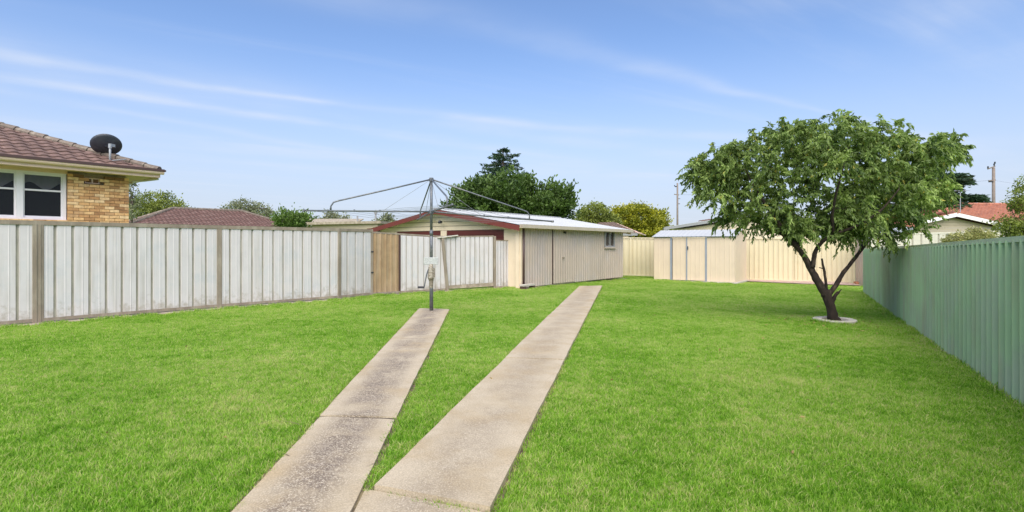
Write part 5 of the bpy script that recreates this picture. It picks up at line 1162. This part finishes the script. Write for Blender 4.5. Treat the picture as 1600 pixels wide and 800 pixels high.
# ------------------------------------------------------------------ grass
def tuft(k, n, rad, hmin, hmax, wd):
    r = np.random.default_rng(100+k); v, f, tn = [], [], []
    for i in range(n):
        a_, rr = r.uniform(0, 6.28), rad*math.sqrt(r.random()); x, y = math.cos(a_)*rr, math.sin(a_)*rr; h = r.uniform(hmin, hmax); b_ = r.uniform(0, 6.28); lean = h*r.uniform(.15, 1.1); dx, dy = math.cos(b_), math.sin(b_); w2 = wd*r.uniform(.7, 1.2)/2; tt = r.normal(.54, .27)
        c_ = r.uniform(0, 6.28); sx_, sy_ = math.cos(c_)*w2, math.sin(c_)*w2; i0 = len(v)
        v += [(x-sx_, y-sy_, -.005), (x+sx_, y+sy_, -.005), (x+dx*lean*.35-sx_*.8, y+dy*lean*.35-sy_*.8, h*.6), (x+dx*lean*.35+sx_*.8, y+dy*lean*.35+sy_*.8, h*.6), (x+dx*lean, y+dy*lean, h*.92)]
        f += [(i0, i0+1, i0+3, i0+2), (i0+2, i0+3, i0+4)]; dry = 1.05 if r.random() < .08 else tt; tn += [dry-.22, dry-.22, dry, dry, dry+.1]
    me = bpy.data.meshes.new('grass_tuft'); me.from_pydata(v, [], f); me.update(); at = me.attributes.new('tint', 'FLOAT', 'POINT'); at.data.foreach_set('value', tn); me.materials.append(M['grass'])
    return bpy.data.objects.new('grass_tuft', me)      # not linked to the scene: only a source for the lawn's nodes
def inside(pts_xy, poly):
    x, y = pts_xy[:, 0], pts_xy[:, 1]; ins = np.zeros(len(x), bool); n = len(poly); j = n-1
    for i in range(n):
        xi, yi = poly[i][0], poly[i][1]; xj, yj = poly[j][0], poly[j][1]; c = ((yi > y) != (yj > y)) & (x < (xj-xi)*(y-yi)/(yj-yi+1e-12)+xi); ins ^= c; j = i
    return ins
# lawn outline: left edging, garage, back fence, green fence
lawn_poly = [(p[0], p[1]) for p in pb]+[tuple(gp(-.3, -.42, 0))[:2], tuple(gp(GL+.3, -.2, 0))[:2], (4.9, 26.3), (5.75, 26.2), (8.0, 25.7), (10.2, 24.6), (9.95, 23.45), (11.72, 22.02), (13.55, 21.0), tuple(gf_+gno*.07)[:2], tuple(gst+gno*.07)[:2], (1, -2.5), (-14, -2.5), pb[0]]
holes = [[pl_near_l, pl_near_r, A_r, A_l], [D_l, D_r, C_r, C_l], [n0b, n1_, q2, q1], [sp(-.33, -.26, 0), sp(SW+.08, -.18, 0), sp(SW+.1, SD, 0), sp(-.33, SD, 0)]]
def shrink(poly, d):
    c = Vector((sum(p[0] for p in poly)/len(poly), sum(p[1] for p in poly)/len(poly)))
    # pull the long edges in by d, sideways only
    (a, b, c2, e) = [Vector((p[0], p[1])) for p in poly]; s = (b-a).normalized()*d; s2 = (c2-e).normalized()*d; return [a+s, b-s, c2-s2, e+s2]
def lawn_points(sp_, y0, y1, seed):
    r = np.random.default_rng(seed); X, Y = np.meshgrid(np.arange(-14, 15, sp_), np.arange(y0, y1, sp_)); p = np.stack([X.ravel(), Y.ravel()], 1); p += r.uniform(-.5, .5, p.shape)*sp_
    k = inside(p, lawn_poly)
    for h in holes: k &= ~inside(p, shrink(h, -.028))
    k &= np.hypot(p[:, 0]-tb0.x, p[:, 1]-tb0.y+.02) > .385
    k &= (np.abs(p[:, 0]) < p[:, 1]*1.05+1.2)        # a margin past the sides of the view
    return p[k]
def grass_layer(name, p, sources, smin, smax, seed):
    me = bpy.data.meshes.new(name); z = gnp(p[:, 0]); co = np.column_stack([p, z]).astype(np.float32); me.vertices.add(len(p)); me.vertices.foreach_set('co', co.ravel()); me.update()
    o = bpy.data.objects.new(name, me); COL.objects.link(o); stuff(o)
    ng = bpy.data.node_groups.new(name, 'GeometryNodeTree'); ng.interface.new_socket('Geometry', in_out='INPUT', socket_type='NodeSocketGeometry'); ng.interface.new_socket('Geometry', in_out='OUTPUT', socket_type='NodeSocketGeometry')
    nn = ng.nodes.new; ll = ng.links.new; gi, go_ = nn('NodeGroupInput'), nn('NodeGroupOutput'); ip = nn('GeometryNodeInstanceOnPoints'); jn = nn('GeometryNodeJoinGeometry')
    for s in sources:
        oi = nn('GeometryNodeObjectInfo'); oi.inputs['Object'].default_value = s; oi.inputs['As Instance'].default_value = True; ll(oi.outputs['Geometry'], jn.inputs[0])
    ri = nn('FunctionNodeRandomValue'); ri.data_type = 'INT'; ri.inputs['Min'].default_value = 0; ri.inputs['Max'].default_value = len(sources)-1; ri.inputs['Seed'].default_value = seed
    ip.inputs['Pick Instance'].default_value = True
    rr = nn('FunctionNodeRandomValue'); rr.data_type = 'FLOAT'; rr.inputs['Min'].default_value = 0; rr.inputs['Max'].default_value = 6.283; rr.inputs['Seed'].default_value = seed+1; cx_ = nn('ShaderNodeCombineXYZ')
    rs = nn('FunctionNodeRandomValue'); rs.data_type = 'FLOAT'; rs.inputs['Min'].default_value = smin; rs.inputs['Max'].default_value = smax; rs.inputs['Seed'].default_value = seed+2
    fo_ = lambda n_: [x for x in n_.outputs if x.enabled][0]
    ll(gi.outputs[0], ip.inputs['Points']); ll(jn.outputs[0], ip.inputs['Instance']); ll(fo_(ri), ip.inputs['Instance Index']); ll(fo_(rr), cx_.inputs[2]); ll(cx_.outputs[0], ip.inputs['Rotation']); ll(fo_(rs), ip.inputs['Scale']); ll(ip.outputs[0], go_.inputs[0])
    md = o.modifiers.new('scatter', 'NODES'); md.node_group = ng; me.materials.append(M['grass']); return o
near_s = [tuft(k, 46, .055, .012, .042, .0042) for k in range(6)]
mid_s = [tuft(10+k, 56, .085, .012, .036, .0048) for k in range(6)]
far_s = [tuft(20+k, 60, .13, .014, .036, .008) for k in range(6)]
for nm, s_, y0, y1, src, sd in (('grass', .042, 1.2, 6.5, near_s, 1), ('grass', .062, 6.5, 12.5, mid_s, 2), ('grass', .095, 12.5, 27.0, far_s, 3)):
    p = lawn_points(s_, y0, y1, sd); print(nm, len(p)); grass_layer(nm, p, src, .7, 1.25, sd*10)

# fallen leaves under the fruit tree and a few blown about the lawn
n = 260; an = rng.uniform(0, 6.28, n); rr = np.abs(rng.normal(0, 1.6, n)); fx = tb0.x+np.cos(an)*rr; fy = tb0.y+np.sin(an)*rr*1.1
fx[:60] = rng.uniform(-5, 6, 60); fy[:60] = rng.uniform(3, 14, 60); pos = np.stack([fx, fy, gnp(fx)+.03], 1); keep = inside(pos[:, :2], lawn_poly); pos = pos[keep]; n = len(pos)
dd_ = unit(np.stack([rng.normal(size=n), rng.normal(size=n), rng.normal(0, .15, n)], 1))
me = leaf_mesh('fallen_leaves', pos, dd_, rng.uniform(.03, .06, n), .02, rng.uniform(.1, .9, n)); fl_ = stuff(link('fallen_leaves', me, leaf_mat('dry_leaf', (.18, .10, .04), (.50, .38, .16), .2, .7)))

# longer unmown grass along the fence feet, the garage wall, the shed and the tree ring
tp_ = []
def along(a, b, n, sp_):
    t = rng.random(n); k = rng.random(n) < .35+.65*(np.sin(t*37)+np.sin(t*91) > .1); q = np.outer(1-t, np.array(a)[:2])+np.outer(t, np.array(b)[:2]); q += rng.normal(0, sp_, q.shape); tp_.append(q[k])
along(gst+gno*.10, gf_+gno*.10, 420, .03)
for i in range(len(pb)-1): along(pb[i], pb[i+1], 70, .03)
along(gp(0, -.40, 0), gp(GL, -.22, 0), 160, .03); along(sp(-.3, -.30, 0), sp(SW+.1, -.22, 0), 70, .03)
an = rng.uniform(0, 6.28, 60); tp_.append(np.stack([tb0.x+np.cos(an)*.41, tb0.y-.02+np.sin(an)*.41], 1))
grass_layer('grass', np.concatenate(tp_), near_s, 1.3, 2.3, 77)
